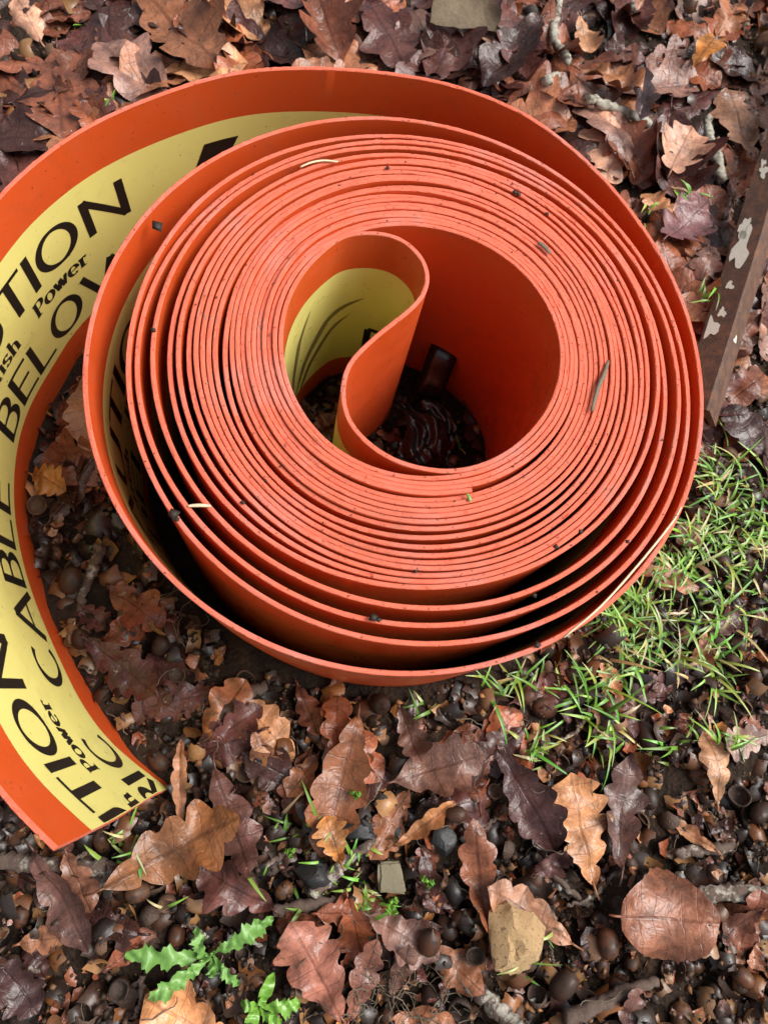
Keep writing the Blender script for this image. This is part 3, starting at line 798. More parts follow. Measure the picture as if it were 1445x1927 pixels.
scraps(1500, 'leaf_crumbs', 'tiny brown leaf crumbs strewn over acorns and soil', .0016, .0055)
shards(1500, 'husk_fragments', 'loose curved pieces of acorn husk lying over the acorns')
crumbs('husk_crumbs', 46000, .0006, .0036, PAL_SOIL+[((.22, .12, .05), 1), ((.30, .14, .05), .7)], 'loose brown husk crumbs lying over the acorns', 'husk', sel=lambda q: q[:, 1] > 620)

# twigs and sticks
def tube(pts, rads, m=8, bump=.12, seed=0):
    g = np.random.default_rng(seed); P = np.array(pts, float); n = len(P); d = np.gradient(P, axis=0); d /= np.linalg.norm(d, axis=1)[:, None]
    up = np.array([0, 0, 1.]); V = []
    for i in range(n):
        a = np.cross(d[i], up); a /= np.linalg.norm(a)+1e-9; b = np.cross(a, d[i])
        for j in range(m):
            t = 2*math.pi*j/m; r = rads[i]*(1+g.normal(0, bump)); V.append(P[i]+a*math.cos(t)*r+b*math.sin(t)*r)
    F = [(i*m+j, i*m+(j+1) % m, (i+1)*m+(j+1) % m, (i+1)*m+j) for i in range(n-1) for j in range(m)]
    F.append(tuple(range(m-1, -1, -1))); F.append(tuple((n-1)*m+j for j in range(m)))
    return V, F
def stick(pxs, r0, r1, label, zoff=.0, mat=None, name='twig', cat='twig', seed=0, wig=.0012, settle=True):
    P = np.array([gp(*p) for p in pxs]); P = catmull(P, 8); g = np.random.default_rng(seed)
    P = P+g.normal(0, wig*.45, P.shape); zs = []
    for x, y in P: zs.append(hf_quant(x, y, .004, .8))
    n = len(P); ln = np.linspace(0, 1, n); A = np.polyfit(ln, zs, 1); z = np.polyval(A, ln)
    z += max(0, np.quantile(np.array(zs)-z, .7)); rad = np.linspace(r0, r1, n)*(1+.04*np.sin(ln*17+seed))
    z = z+rad*.7+zoff
    V, F = tube(np.c_[P, z], rad, 8, .13, seed)
    o = mk(name, [tuple(v) for v in V], F, mat or M_BARK); tag(o, label, cat)
    for (x, y), zz, rr in zip(P, z, rad):
        hf_dome(x, y, rr*1.2, zz+rr)
    return o

# ------------------------------------------------------------------ leaves
def leaf_shape(L, W, lobes, slant, g, M=34, kind='oak'):
    t = np.linspace(0, 1, M); fr = np.array([-1, -.66, -.33, 0, .33, .66, 1.]); ph = g.uniform(-.2, .2)
    if kind == 'oak':
        env = np.sin(np.pi*np.clip(t, 0, 1)**.78)**.62*(.34+.66*np.clip(t*1.55, 0, 1)); env[-1] = .02; env[0] = .04
        deep = g.uniform(.40, .60)
        def side(p):
            q = lobes*t+p; lb = np.abs(np.sin(np.pi*q))**.55; amp = g.uniform(.72, 1.12, 12)[np.clip(np.floor(q).astype(int)+1, 0, 11)]
            return W/2*env*(1-deep+deep*lb*amp)*(1+g.normal(0, .018, M))
        wl, wr = side(ph)*1.17, side(ph+g.uniform(-.08, .08))*1.17
    else:
        env = np.sin(np.pi*t**.85)**.62; ser = 1+.025*np.sin(t*2*np.pi*9)*(t > .15)+g.normal(0, .012, M)
        wl = wr = W/2*env*ser
    x = np.where(fr[None] < 0, fr[None]*wl[:, None], fr[None]*wr[:, None]); 
    y = t[:, None]*L+slant*np.abs(x)*np.sin(np.pi*t)[:, None]**.5
    uv = np.stack([x/L, np.repeat((lobes*t+ph)[:, None], 7, 1)], -1)
    i = np.arange(M*7).reshape(M, 7); f = np.stack([i[:-1, :-1], i[:-1, 1:], i[1:, 1:], i[1:, :-1]], -1).reshape(-1, 4)
    return x, y, uv, f
leaf_count = 0
def make_leaf(x0, y0, ang, L, W=None, tint='mid', kind='oak', lobes=None, arch=None, fold=None, rip=None, twist=None, seed=None, M=34, build=True, conf=.55,
              px_mask=.10, stalk=True, lift=0., qt=.74):
    """base at (x0, y0), pointing along ang; returns arrays or None if it would run through the strip"""
    g = np.random.default_rng(seed if seed is not None else rng.integers(1e9))
    W = W or L*g.uniform(.52, .72); lobes = lobes or int(g.integers(3, 6))
    x, y, uv, f = leaf_shape(L, W, lobes, .20, g, M, kind)
    arch = g.normal(0, .16) if arch is None else arch; fold = g.normal(.05, .22) if fold is None else fold
    rip = g.uniform(.025, .07) if rip is None else rip; twist = g.normal(0, .3) if twist is None else twist
    yn = y/L-.5; xn = x/L
    z = arch*(yn**2)*L*2+fold*np.abs(x)+twist*x*yn
    z += rip*L*np.sin(yn*g.uniform(7, 15)+g.uniform(0, 6))*np.abs(xn)*3.2
    z += rip*L*.5*np.sin(xn*g.uniform(10, 20)+yn*g.uniform(4, 10)+g.uniform(0, 6))
    z += g.normal(0, .003*L, z.shape)*np.abs(xn)*2
    # lobe edges curl
    z += np.abs(xn/.25)**3*L*g.normal(.03, .05)
    ca, sa = math.cos(ang-math.pi/2), math.sin(ang-math.pi/2)
    X = x0+x*ca-y*sa; Y = y0+x*sa+y*ca
    iy, ix = cell(X, Y); mk_ = MASK[iy, ix]
    if mk_.mean() > px_mask: return None
    h = HF[iy, ix]; A = np.c_[X.ravel(), Y.ravel(), np.ones(X.size)]
    hs = h.copy()
    for _ in range(3):
        hs[1:-1] = (hs[:-2]+hs[1:-1]*2+hs[2:])/4; hs[:, 1:-1] = (hs[:, :-2]+hs[:, 1:-1]*2+hs[:, 2:])/4
    A0 = A-np.array([X.mean(), Y.mean(), 0]); co = np.linalg.lstsq(A0.T@A0+np.diag([2e-4, 2e-4, 0]), A0.T@hs.ravel(), rcond=None)[0]; pl = (A0@co).reshape(X.shape)
    Z = pl+conf*(hs-pl)+z
    Z += np.quantile(h-Z, qt)+.0006+lift
    Z = np.where(mk_, np.minimum(Z, h.min()+.004), Z)
    V = np.stack([X, Y, Z], -1).reshape(-1, 3)
    # height map
    for dx in (0., .5):
        Xa = (X[:-1]*(1-dx)+X[1:]*dx); Ya = (Y[:-1]*(1-dx)+Y[1:]*dx); Za = (Z[:-1]*(1-dx)+Z[1:]*dx)
        for e in (0., .5):
            a = Xa[:, :-1]*(1-e)+Xa[:, 1:]*e; b = Ya[:, :-1]*(1-e)+Ya[:, 1:]*e; c = Za[:, :-1]*(1-e)+Za[:, 1:]*e
            jy, jx = cell(a, b); np.maximum.at(HF, (jy, jx), c)
    uv = uv.reshape(-1, 2); f = f.tolist()
    if stalk:
        d = np.array([X[0, 3]-X[2, 3], Y[0, 3]-Y[2, 3], 0]); d /= np.linalg.norm(d)+1e-9
        p0 = np.array([X[0, 3], Y[0, 3], Z[0, 3]]); sl = L*g.uniform(.07, .16); side = np.array([-d[1], d[0], 0])*g.normal(0, .3)
        pts = [p0-d*.002, p0+d*sl*.5+side*sl*.15, p0+d*sl+side*sl*.5]; pts[2] = pts[2]-np.array([0, 0, .001])
        sv, sf = tube(pts, [.0009, .0007, .0006], 5, .05, 1); n0 = len(V)
        V = np.vstack([V, sv]); f += [tuple(n0+i for i in q) for q in sf]; uv = np.vstack([uv, np.tile([[.005, .5]], (len(sv), 1))])
    tc = np.array(TINT[tint] if isinstance(tint, str) else tint)*g.uniform(.8, 1.25)
    return V, f, uv, tc
def leaf_obj(name, res, label, cat, group=None):
    V, f, uv, tc = res; c = V.mean(0); c[2] = V[:, 2].min()
    o = mk(name, [tuple(v) for v in (V-c)], f, M_LEAF, uv=uv, col=np.repeat(tc[None], len(V), 0)); o.location = c
    tag(o, label, cat, group); return o
def px_leaf(b, t, tint, label, name='oak_leaf', W=None, **k):
    """leaf from base pixel to tip pixel"""
    a, L = gang(b[0], b[1], t[0], t[1]); x, y = gp(*b)
    Wm = None
    if W: Wm = L*W
    r = make_leaf(x, y, a, L, Wm, tint, px_mask=k.pop('px_mask', .45), qt=.95, **k)
    if r: return leaf_obj(name, r, label, 'leaf')

# sticks that lie under the top leaves
stick([(1330, 70), (1355, 90), (1375, 130), (1385, 145)], .0026, .0018, 'thin forked grey twig at the upper right edge', seed=5)
stick([(210, 165), (235, 130), (262, 98)], .0028, .002, 'thin reddish twig in the dark leaves above the strip', seed=6)
stick([(0, 1615), (60, 1625), (120, 1630), (190, 1632), (225, 1640)], .0052, .0042, 'pale grey stick under the cut end of the strip', seed=7, name='stick', cat='stick')
stick([(590, 1680), (625, 1645), (665, 1605), (705, 1575)], .0040, .0026, 'brown twig slanting up beside the mossy slab', seed=8)
stick([(515, 1715), (580, 1705), (640, 1702), (690, 1740), (735, 1800)], .0036, .0046, 'crooked reddish twig bending below the mossy slab', seed=9)
stick([(1300, 1690), (1350, 1678), (1400, 1680), (1450, 1690)], .0050, .006, 'thick grey stick at the lower right edge', seed=10, name='stick', cat='stick')
stick([(1060, 1915), (1120, 1890), (1180, 1862), (1235, 1845)], .0052, .0028, 'rough grey twig slanting near the bottom edge', seed=11)
stick([(880, 1850), (915, 1880), (945, 1905), (970, 1935)], .0050, .0055, 'knobbly grey stick running off the bottom edge', seed=12, name='stick', cat='stick')
stick([(145, 1140), (152, 1108), (172, 1075), (185, 1045), (190, 1030)], .0026, .0040, 'forked brown twig among acorns inside the loose loop', seed=13)
stick([(400, 1370), (425, 1340), (465, 1310), (500, 1290)], .0050, .0036, 'crumbling grey bark stick just in front of the coil', seed=14, name='stick', cat='stick')
stick([(1010, 1610), (1060, 1665), (1110, 1705)], .0022, .0018, 'thin dark twig beside the round leaf', seed=15)
stick([(1380, 1590), (1340, 1598), (1300, 1600), (1270, 1610)], .003, .0036, 'short pale twig left of the lower right edge', seed=16)

MAT = [[], [], [], [], 0]       # the part of the leaf mat nobody could count, one object in the end
def to_mat(r):
    V, f, uv, tc = r; MAT[0].append(V); MAT[1].append(np.array(f)+MAT[4]); MAT[2].append(uv); MAT[3].append(np.repeat(tc[None], len(V), 0)); MAT[4] += len(V)
def under_mat(box, n, lr, names):
    for _ in range(n):
        x, y = gp(rng.uniform(box[0], box[2]), rng.uniform(box[1], box[3])); L = rng.uniform(*lr); a = rng.uniform(0, 6.28)
        r = make_leaf(x-math.cos(a)*L/2, y-math.sin(a)*L/2, a, L, tint=names[rng.integers(len(names))], M=22, px_mask=.02, stalk=False, lobes=4, arch=rng.normal(0, .1), fold=rng.normal(0, .15), qt=.6)
        if r: to_mat(r)
under_mat((-60, -60, 1010, 330), 120, (.04, .08), ['dark', 'plum', 'dark', 'mid'])
under_mat((960, -60, 1500, 640), 110, (.04, .08), ['dark', 'plum', 'mid', 'mid', 'grey'])
under_mat((1320, 520, 1480, 900), 16, (.04, .07), ['dark', 'plum', 'mid'])
under_mat((50, 640, 260, 960), 24, (.03, .06), ['dark', 'plum', 'mid'])
_g2 = random.Random(5); _tw = 0
while _tw < 34:
    px, py = _g2.uniform(0, 1445), _g2.uniform(0, 1927); a = _g2.uniform(0, 6.28); l = _g2.uniform(28, 85)
    q = [(px+math.cos(a+_k*.14)*l*_k/3, py+math.sin(a+_k*.14)*l*_k/3) for _k in range(4)]
    if any(MASK[cell(*gp(*v))] or HOLE[cell(*gp(*v))] for v in q): continue
    o = stick(q, _g2.uniform(.0007, .0018), _g2.uniform(.0005, .0011), 'thin brown twig', seed=100+_tw, zoff=.001); o['group'] = 'thin twigs in the litter'; NAMED.append((o, (px, py), 'thin brown twig')); _tw += 1
# random leaves, region by region: (pixel box, count, length range, tints)
def leaf_region(box, n, lr, tints, group, label, mind=.012, kindp=.0, M=34):
    ks, ps = zip(*tints); ps = np.array(ps, float); ps /= ps.sum(); out = 0; tries = 0
    while out < n and tries < n*14:
        tries += 1
        px, py = random.uniform(box[0], box[2]), random.uniform(box[1], box[3])
        x, y = gp(px, py)
        L = random.uniform(*lr); a = random.uniform(0, 6.28)
        x -= math.cos(a)*L/2; y -= math.sin(a)*L/2
        tn = ks[rng.choice(len(ks), p=ps)]
        r = make_leaf(x, y, a, L, tint=tn, px_mask=.03, fold=rng.normal(.05, .24), arch=rng.normal(0, .14), M=M,
                      kind='oak' if random.random() > kindp else 'beech')
        if r is None: continue
        o = leaf_obj('oak_leaf', r, label, 'leaf', group); NAMED.append((o, (px, py), {'dark': 'very dark', 'plum': 'purple brown', 'mid': 'brown', 'red': 'reddish brown', 'tan': 'tan', 'pink': 'pale pinkish', 'orange': 'orange', 'grey': 'greyish', 'brown': 'warm brown', 'amber': 'amber'}[tn]+' oak leaf')); out += 1
    return out
TOPT = [('dark', 3.4), ('plum', 3.2), ('mid', 3.2), ('red', 1.6), ('brown', 1.6), ('grey', 1.), ('tan', .7), ('pink', .8), ('orange', .35)]
RT = [('dark', 2), ('plum', 3), ('mid', 3.2), ('red', 1.6), ('brown', 2), ('grey', 1.3), ('tan', .6), ('pink', 1.1), ('orange', .25)]
leaf_region((-40, -40, 1000, 330), 78, (.045, .095), TOPT, 'oak leaves matted behind the coil', 'wet brown oak leaf matted in the dark litter behind the coil')
leaf_region((960, -40, 1480, 620), 84, (.045, .095), RT, 'oak leaves littered around the steel angle', 'fallen oak leaf in the mixed litter around the rusty steel angle')
leaf_region((1325, 520, 1470, 880), 12, (.045, .08), RT, 'oak leaves between steel angle and grass', 'fallen oak leaf between the rusty steel angle and the grass')
leaf_region((50, 640, 260, 930), 16, (.035, .065), [('dark', 2), ('plum', 3), ('mid', 3), ('red', 1), ('brown', 1.5), ('amber', 1.5)], 'oak leaves inside the loose loop', 'wet brown oak leaf lying inside the loose loop of strip')
leaf_region((80, 1100, 420, 1420), 7, (.03, .055), [('plum', 3), ('mid', 3), ('red', 1)], 'small leaves below the loose loop', 'small wet brown leaf among acorns by the loose loop')
leaf_region((420, 1260, 980, 1560), 22, (.03, .06), [('dark', 1), ('plum', 2), ('mid', 3), ('red', 2), ('brown', 2), ('tan', .6)], 'oak leaves in front of the coil', 'small brown oak leaf in the litter just in front of the coil')
leaf_region((-30, 1600, 1470, 1950), 16, (.025, .05), [('dark', 2), ('plum', 2), ('mid', 2), ('brown', 1), ('red', 1)], 'small leaves in the foreground litter', 'small crumpled brown leaf among the acorns near the bottom edge')
leaf_region((1000, 1150, 1470, 1460), 9, (.025, .05), [('dark', 1), ('plum', 2), ('mid', 2), ('brown', 2), ('tan', .8)], 'small leaves in the grass', 'small brown leaf caught in the grass in front of the coil')

stick([(1062, -60), (1048, 20), (1036, 80), (1052, 118), (1060, 140)], .0032, .0038, 'pale lichen-covered stick pointing down from the top edge', seed=1, mat=M_LICHEN, name='stick', cat='stick')
stick([(1040, 165), (1020, 190), (1000, 215)], .0034, .0038, 'pale grey stick leaning just behind the back of the coil', seed=2, mat=M_LICHEN, name='stick', cat='stick')
stick([(1082, 218), (1130, 224), (1180, 230), (1220, 238)], .0042, .0034, 'lichen-covered stick lying level under a dark leaf above the coil', seed=3, mat=M_LICHEN, name='stick', cat='stick')
stick([(1334, 215), (1338, 260), (1350, 300), (1356, 340)], .0038, .0044, 'pale mottled stick standing between pinkish leaves at the upper right', seed=4, mat=M_LICHEN, name='stick', cat='stick')
# ------------------------------------------------------------------ leaves one can point at
px_leaf((262, -20), (412, 140), 'brown', 'large brown oak leaf with tan base lying above the strip, left of centre', W=.60, arch=.05, fold=.05, lobes=5, seed=101)
px_leaf((585, -10), (640, 118), 'mid', 'broad folded brown oak leaf behind the top of the coil', W=.7, fold=.35, seed=102)
px_leaf((690, -10), (760, 130), 'plum', 'wide wet purple brown oak leaf behind the top of the coil', W=.7, fold=.05, seed=103)
px_leaf((945, 20), (985, 165), 'plum', 'long dark leaf hanging down behind the right back of the coil', W=.5, fold=.25, seed=104)
px_leaf((1010, 60), (905, 175), 'dark', 'dark leaf with pale curled rim touching the back of the coil', W=.5, fold=.4, seed=105)
px_leaf((1205, 130), (1185, 258), (.045, .026, .03), 'glossy dark curled leaf standing over the level stick', W=.36, fold=.75, arch=-.1, seed=106, lift=.006)
px_leaf((1245, 345), (1290, 255), 'pink', 'pale pinkish oak leaf right of the coil, the lightest near the upper right', W=.85, fold=.06, lobes=4, seed=107, lift=.004)
px_leaf((1415, 300), (1370, 165), (.30, .16, .10), 'light brown round-lobed oak leaf above the top of the steel angle', W=.62, fold=.05, lobes=5, seed=108, lift=.003)
px_leaf((1300, 130), (1342, 78), 'orange', 'small bright orange leaf near the upper right', W=.7, fold=.2, seed=109, lift=.006)
px_leaf((1235, 470), (1320, 395), (.15, .07, .075), 'purple oak leaf lying left of the steel angle', W=.75, fold=.08, seed=110, lift=.004)
px_leaf((1255, 420), (1210, 360), 'tan', 'tan crumpled leaf between the coil and the purple leaf', W=.6, fold=.4, seed=111, lift=.002)
px_leaf((1090, 30), (1115, 95), 'tan', 'small tan leaf beside the lichen stick at the top', W=.65, seed=112, lift=.003)
px_leaf((1085, 140), (1190, 205), (.28, .12, .055), 'warm brown oak leaf lying above the level stick', W=.6, fold=.15, seed=113, lift=.003)
px_leaf((1430, 860), (1365, 765), (.06, .035, .033), 'large dark veined leaf at the right edge above the grass', W=.75, fold=.06, seed=114)
px_leaf((1325, 470), (1310, 540), 'grey', 'grey brown leaf beside the paint-flaked steel angle', W=.65, seed=115)
px_leaf((1188, 1062), (1312, 1112), (.30, .15, .085), 'tan brown leaf poking out from under the right side of the coil', W=.42, fold=.15, seed=116, px_mask=.6, lift=.004)
px_leaf((1306, 1030), (1283, 984), (.46, .33, .23), 'small pale round leaf lying on the grass right of the coil', name='fallen_leaf', kind='beech', W=.85, fold=.1, seed=117, lift=.004)
px_leaf((1110, 1662), (1062, 1452), (.42, .205, .095), 'bright tan oak leaf lying upright in front of the coil', W=.68, lobes=5, arch=.12, fold=.06, seed=118, lift=.005)
px_leaf((1155, 1630), (1178, 1420), (.10, .055, .048), 'dull grey brown oak leaf right beside the bright tan leaf', W=.46, fold=.1, lobes=4, seed=119, lift=.003)
px_leaf((935, 1412), (1040, 1600), (.075, .035, .034), 'dark purple oak leaf with stalk, left of the bright tan leaf', W=.48, fold=.12, lobes=5, seed=120, lift=.003)
px_leaf((915, 1755), (880, 1535), (.20, .075, .040), 'long narrow reddish brown leaf above the tan rock', W=.36, fold=.18, lobes=5, seed=121, lift=.006)
px_leaf((1068, 1770), (905, 1660), (.27, .14, .085), 'brown oak leaf lying against the top of the tan rock', W=.45, fold=.2, lobes=4, seed=122, lift=.006)
px_leaf((1000, 1640), (1062, 1608), (.10, .05, .048), 'short purple leaf tucked below the dark stalked leaf', W=.8, fold=.1, seed=123, lift=.004)
px_leaf((1143, 1712), (1318, 1722), (.27, .118, .072), 'large smooth round reddish brown leaf at the lower right', name='beech_leaf', kind='beech', W=.84, arch=.06, fold=.08, lobes=7, seed=124, lift=.010, conf=.2)
px_leaf((1350, 1510), (1328, 1375), (.40, .22, .12), 'small tan ragged leaf standing near the right edge', W=.5, fold=.3, lobes=4, seed=125, lift=.004)
px_leaf((1452, 1380), (1350, 1408), (.30, .20, .165), 'pale pinkish grey oak leaf cut by the right edge', W=.62, fold=.05, lobes=5, seed=126, lift=.005)
px_leaf((740, 1470), (902, 1420), (.16, .085, .065), 'broad grey brown oak leaf with pale spot, right in front of the coil', W=.66, fold=.08, lobes=4, seed=127, lift=.004)
px_leaf((752, 1330), (790, 1440), (.13, .07, .055), 'grey brown leaf leaning over the broad leaf', W=.5, fold=.3, seed=128, lift=.004)
px_leaf((635, 1262), (632, 1425), 'red', 'shiny red brown leaf pressed against the front of the coil', W=.42, fold=.15, seed=129, lift=.003)
px_leaf((672, 1345), (604, 1612), (.20, .080, .038), 'long folded brown leaf pointing down below the front of the coil', W=.46, fold=.35, lobes=5, seed=130, lift=.004)
px_leaf((560, 1285), (600, 1385), 'mid', 'dark brown leaf beneath the front left of the coil', W=.5, seed=131)
px_leaf((640, 1620), (610, 1530), 'amber', 'orange tan torn leaf end in the lower middle', W=.75, fold=.1, seed=132, lift=.003)
px_leaf((740, 1595), (850, 1505), (.36, .17, .075), 'narrow curled tan leaf edge below the broad leaf', W=.26, fold=.7, seed=133, lift=.004)
px_leaf((168, 1205), (300, 1310), (.075, .026, .026), 'glossy dark purple leaf below the loose loop', W=.52, fold=.12, lobes=5, seed=134, lift=.004)
px_leaf((400, 1395), (495, 1330), 'plum', 'wet purple oak leaf in front of the left of the coil', W=.6, seed=135)
px_leaf((342, 1555), (340, 1390), (.42, .215, .125), 'curled tan leaf standing right of the cut strip end', W=.20, fold=.9, seed=136, lift=.005)
px_leaf((405, 1445), (470, 1640), (.10, .045, .036), 'long brown oak leaf under the large tan leaf', W=.5, fold=.1, seed=137, lift=.002)
px_leaf((515, 1705), (372, 1625), (.085, .034, .028), 'dark glossy oak leaf above the thistle', W=.62, fold=.06, lobes=4, seed=138, lift=.004)
px_leaf((208, 1662), (455, 1530), (.27, .115, .045), 'large orange brown oak leaf just right of the cut strip end', W=.52, fold=.06, arch=.05, lobes=5, seed=139, lift=.008)
px_leaf((130, 1600), (175, 1715), (.24, .11, .068), 'crumpled brown leaf under the corner of the cut end', W=.65, fold=.3, seed=140, lift=.001)
px_leaf((70, 1600), (170, 1790), (.11, .055, .045), 'dull brown leaf sliding down below the cut end', W=.42, fold=.3, seed=141)
px_leaf((30, 1780), (120, 1760), (.24, .11, .06), 'small coppery leaf near the lower left', W=.6, fold=.3, seed=142)
px_leaf((-10, 1800), (75, 1905), (.055, .028, .028), 'dark wet leaf at the lower left edge', W=.7, seed=143)
px_leaf((640, 1905), (545, 1725), (.25, .105, .075), 'big reddish pink oak leaf near the bottom middle', W=.66, fold=.06, lobes=5, seed=144, lift=.003)
px_leaf((655, 1925), (705, 1755), (.20, .085, .06), 'narrow reddish brown leaf overlapping the big reddish leaf', W=.40, fold=.12, lobes=5, seed=145, lift=.004)
px_leaf((690, 1715), (820, 1795), (.15, .085, .07), 'grey brown leaf below the mossy slab', W=.55, fold=.1, seed=146, lift=.003)
px_leaf((740, 1880), (760, 1760), (.13, .07, .055), 'curved brown leaf left of the open acorn cup', W=.5, fold=.4, seed=147)
px_leaf((440, 1965), (275, 1870), (.40, .19, .085), 'tan oak leaf cut by the bottom edge below the thistle', W=.66, fold=.05, arch=.08, lobes=4, seed=148, lift=.006)
px_leaf((1180, 1945), (1190, 1850), (.12, .06, .05), 'dark leaf at the bottom edge right of centre', W=.7, seed=149)
px_leaf((1430, 1770), (1420, 1830), (.26, .13, .085), 'pinkish brown leaf at the lower right edge', W=.7, seed=150)
px_leaf((58, 890), (135, 935), 'amber', 'amber leaf lying against the inside of the yellow band', W=.7, seed=151, lift=.003)
px_leaf((165, 700), (180, 860), (.24, .125, .075), 'brown lobed leaf beside the left edge of the coil', W=.55, fold=.1, seed=152, px_mask=.6)
px_leaf((150, 655), (168, 600), (.10, .06, .05), 'small dark leaf leaning on the yellow band', W=.8, seed=153, px_mask=.8, lift=.004)
px_leaf((1340, 1600), (1270, 1545), (.26, .14, .08), 'small rolled tan leaf near the right edge', W=.4, fold=.6, seed=154)
px_leaf((600, 1420), (540, 1500), 'brown', 'orange brown leaf with pale lobes in front of the coil', W=.6, seed=155)
for (a, b) in (((850, 800), (800, 870)), ((880, 760), (920, 850)), ((600, 770), (650, 820)), ((640, 780), (590, 800))):
    px_leaf(a, b, 'dark' if a[0] > 700 else 'mid', 'dark wet leaf on the ground inside the coil, at %s' % {850: 'the middle', 880: 'the right', 600: 'the left', 640: 'the left of the fold'}[a[0]], W=.6, px_mask=.9)

# a few nuts lie on top of the leaves
for kind, px, py, r in (('c', 315, 1700, None), ('c', 280, 1722, (1.9, .2, .8)), ('a', 330, 1765, None), ('c', 890, 1795, (.15, .1, 0)), ('c', 930, 1490, (.2, .2, 1)), ('a', 715, 1325, (.3, .2, 0)),
                        ('a', 850, 1530, None), ('a', 1138, 1770, None), ('c', 335, 1270, (.25, .1, 0)), ('a', 300, 1215, None), ('a', 1400, 1840, None), ('c', 225, 1860, (.1, .2, 0)), ('a', 260, 1680, None),
                        ('a', 135, 1095, None), ('c', 70, 950, (.1, .1, 0)), ('a', 800, 1760, None), ('a', 1060, 1850, None)):
    put_nut(kind, px, py, True, r)

# ------------------------------------------------------------------ litter beyond the frame (seen only from elsewhere)
def margin_leaves(n):
    k = 0
    names = ['dark', 'plum', 'mid', 'red', 'brown', 'grey', 'tan', 'pink']; pw = np.array([3, 3, 3, 1.5, 1.5, 1, .7, .7]); pw /= pw.sum()
    while k < n:
        x, y = rng.uniform(GX0+.06, GX1-.06), rng.uniform(GY0+.06, GY1-.06)
        L = rng.uniform(.045, .09); aa = rng.uniform(0, 6.28)
        if any(-60 < v[0] < 1505 and -60 < v[1] < 1987 for v in topx([(x+math.cos(aa)*L*e, y+math.sin(aa)*L*e, 0) for e in (0, .35, .7, 1.1)])): continue
        r = make_leaf(x, y, aa, L, tint=names[rng.choice(8, p=pw)], M=20, px_mask=.02, stalk=False, lobes=4); k += 1
        if r is None: continue
        to_mat(r)
    for _ in range(3200):                       # thinner and simpler further out
        rr = .62+1.5*rng.random()**1.3; aa = rng.uniform(0, 6.28); x, y = .05+rr*math.cos(aa), .25+rr*math.sin(aa)
        if GX0+.05 < x < GX1-.05 and GY0+.05 < y < GY1-.05: continue
        L = rng.uniform(.05, .10); lx, ly, uv, f = leaf_shape(L, L*.6, 4, .2, rng, 14); b = rng.uniform(0, 6.28); c, d = math.cos(b), math.sin(b)
        z = -.010+rng.uniform(0, .012)+.25*np.abs(lx)*rng.normal(.2, 1)+.006*np.sin(ly/L*rng.uniform(3, 8)+rng.uniform(0, 6)); z = z-min(0, z.min()+.011)
        to_mat((np.stack([x+lx*c-ly*d, y+lx*d+ly*c, z], -1).reshape(-1, 3), f, uv.reshape(-1, 2), np.array(TINT[names[rng.choice(8, p=pw)]])*rng.uniform(.8, 1.25)))
    o = fin('leaf_litter', raw_mesh('leaf_litter', np.vstack(MAT[0]), np.vstack(MAT[1])), M_LEAF, uv=np.vstack(MAT[2]), col=np.vstack(MAT[3]))
    tag(o, 'mat of fallen brown leaves spreading beyond the coil on all sides', 'leaf litter', kind='stuff')
margin_leaves(430)

# ------------------------------------------------------------------ stones
def stone(px, py, r, sq, mat, label, name='stone', seed=0, amp=.28, sink=.35, rz=0.):
    g = np.random.default_rng(seed); v, f = rough_ball(12, 16, 1., g, amp)
    # flatten facets
    for _ in range(7):
        n = g.normal(0, 1, 3); n /= np.linalg.norm(n); d = v@n; c = g.uniform(.62, .85); v -= np.where(d > c, d-c, 0)[:, None]*n
    v = v*np.array(sq)*r; x, y = gp(px, py); z = hf_quant(x, y, r, .5)-v[:, 2].min()*(1-sink)
    o = mk(name, [tuple(p) for p in v], f, mat, sharp=28); o.location = (x, y, z); o.rotation_euler = (0, 0, rz); tag(o, label, 'stone'); hf_dome(x, y, r*.8, z+r*sq[2]*.8); return o
stone(950, 1764, .0168, (.88, 1.12, .65), M_SAND, 'rough tan sandstone lump in the lower right middle', seed=3, sink=-.25, rz=.3, amp=.34)
def slab():
    c = [gp(*p) for p in ((712, 1622), (752, 1620), (764, 1680), (712, 1678))]; z = hf_quant(*gp(735, 1650), .008, .8); cx, cy = gp(735, 1650); bm = bmesh.new(); g = np.random.default_rng(5)
    lo = [bm.verts.new((x-cx, y-cy, -.006)) for x, y in c]; hi = [bm.verts.new((x-cx, y-cy, .004+g.normal(0, .0006))) for x, y in c]
    bm.faces.new(lo[::-1]); bm.faces.new(hi)
    for k in range(4): bm.faces.new((lo[k], lo[(k+1) % 4], hi[(k+1) % 4], hi[k]))
    bmesh.ops.recalc_face_normals(bm, faces=bm.faces[:]); bmesh.ops.bevel(bm, geom=bm.edges[:], offset=.0012, segments=2, affect='EDGES')
    bmesh.ops.subdivide_edges(bm, edges=[e for e in bm.edges if e.calc_length() > .006], cuts=3, use_grid_fill=True)
    for v in bm.verts: v.co += Vector(g.normal(0, .0003, 3))
    me = bpy.data.meshes.new('stone'); bm.to_mesh(me); bm.free(); o = fin('stone', me, M_SLATE, sharp=35); o.location = (cx, cy, z+.002); tag(o, 'flat square grey green slab among moss', 'stone'); hf_dome(cx, cy, .010, z+.006)
slab()
stone(590, 1645, .010, (1.1, .9, .7), M_FLINT, 'dark wet flint left of the brown twig', seed=6)
stone(832, 1582, .0088, (1., 1.2, .7), M_FLINT, 'dark grey flint right of the curled tan leaf edge', seed=7)
stone(670, 1560, .0085, (1.3, .8, .7), M_FLINT, 'bluish dark flint below the orange tan leaf end', seed=8)

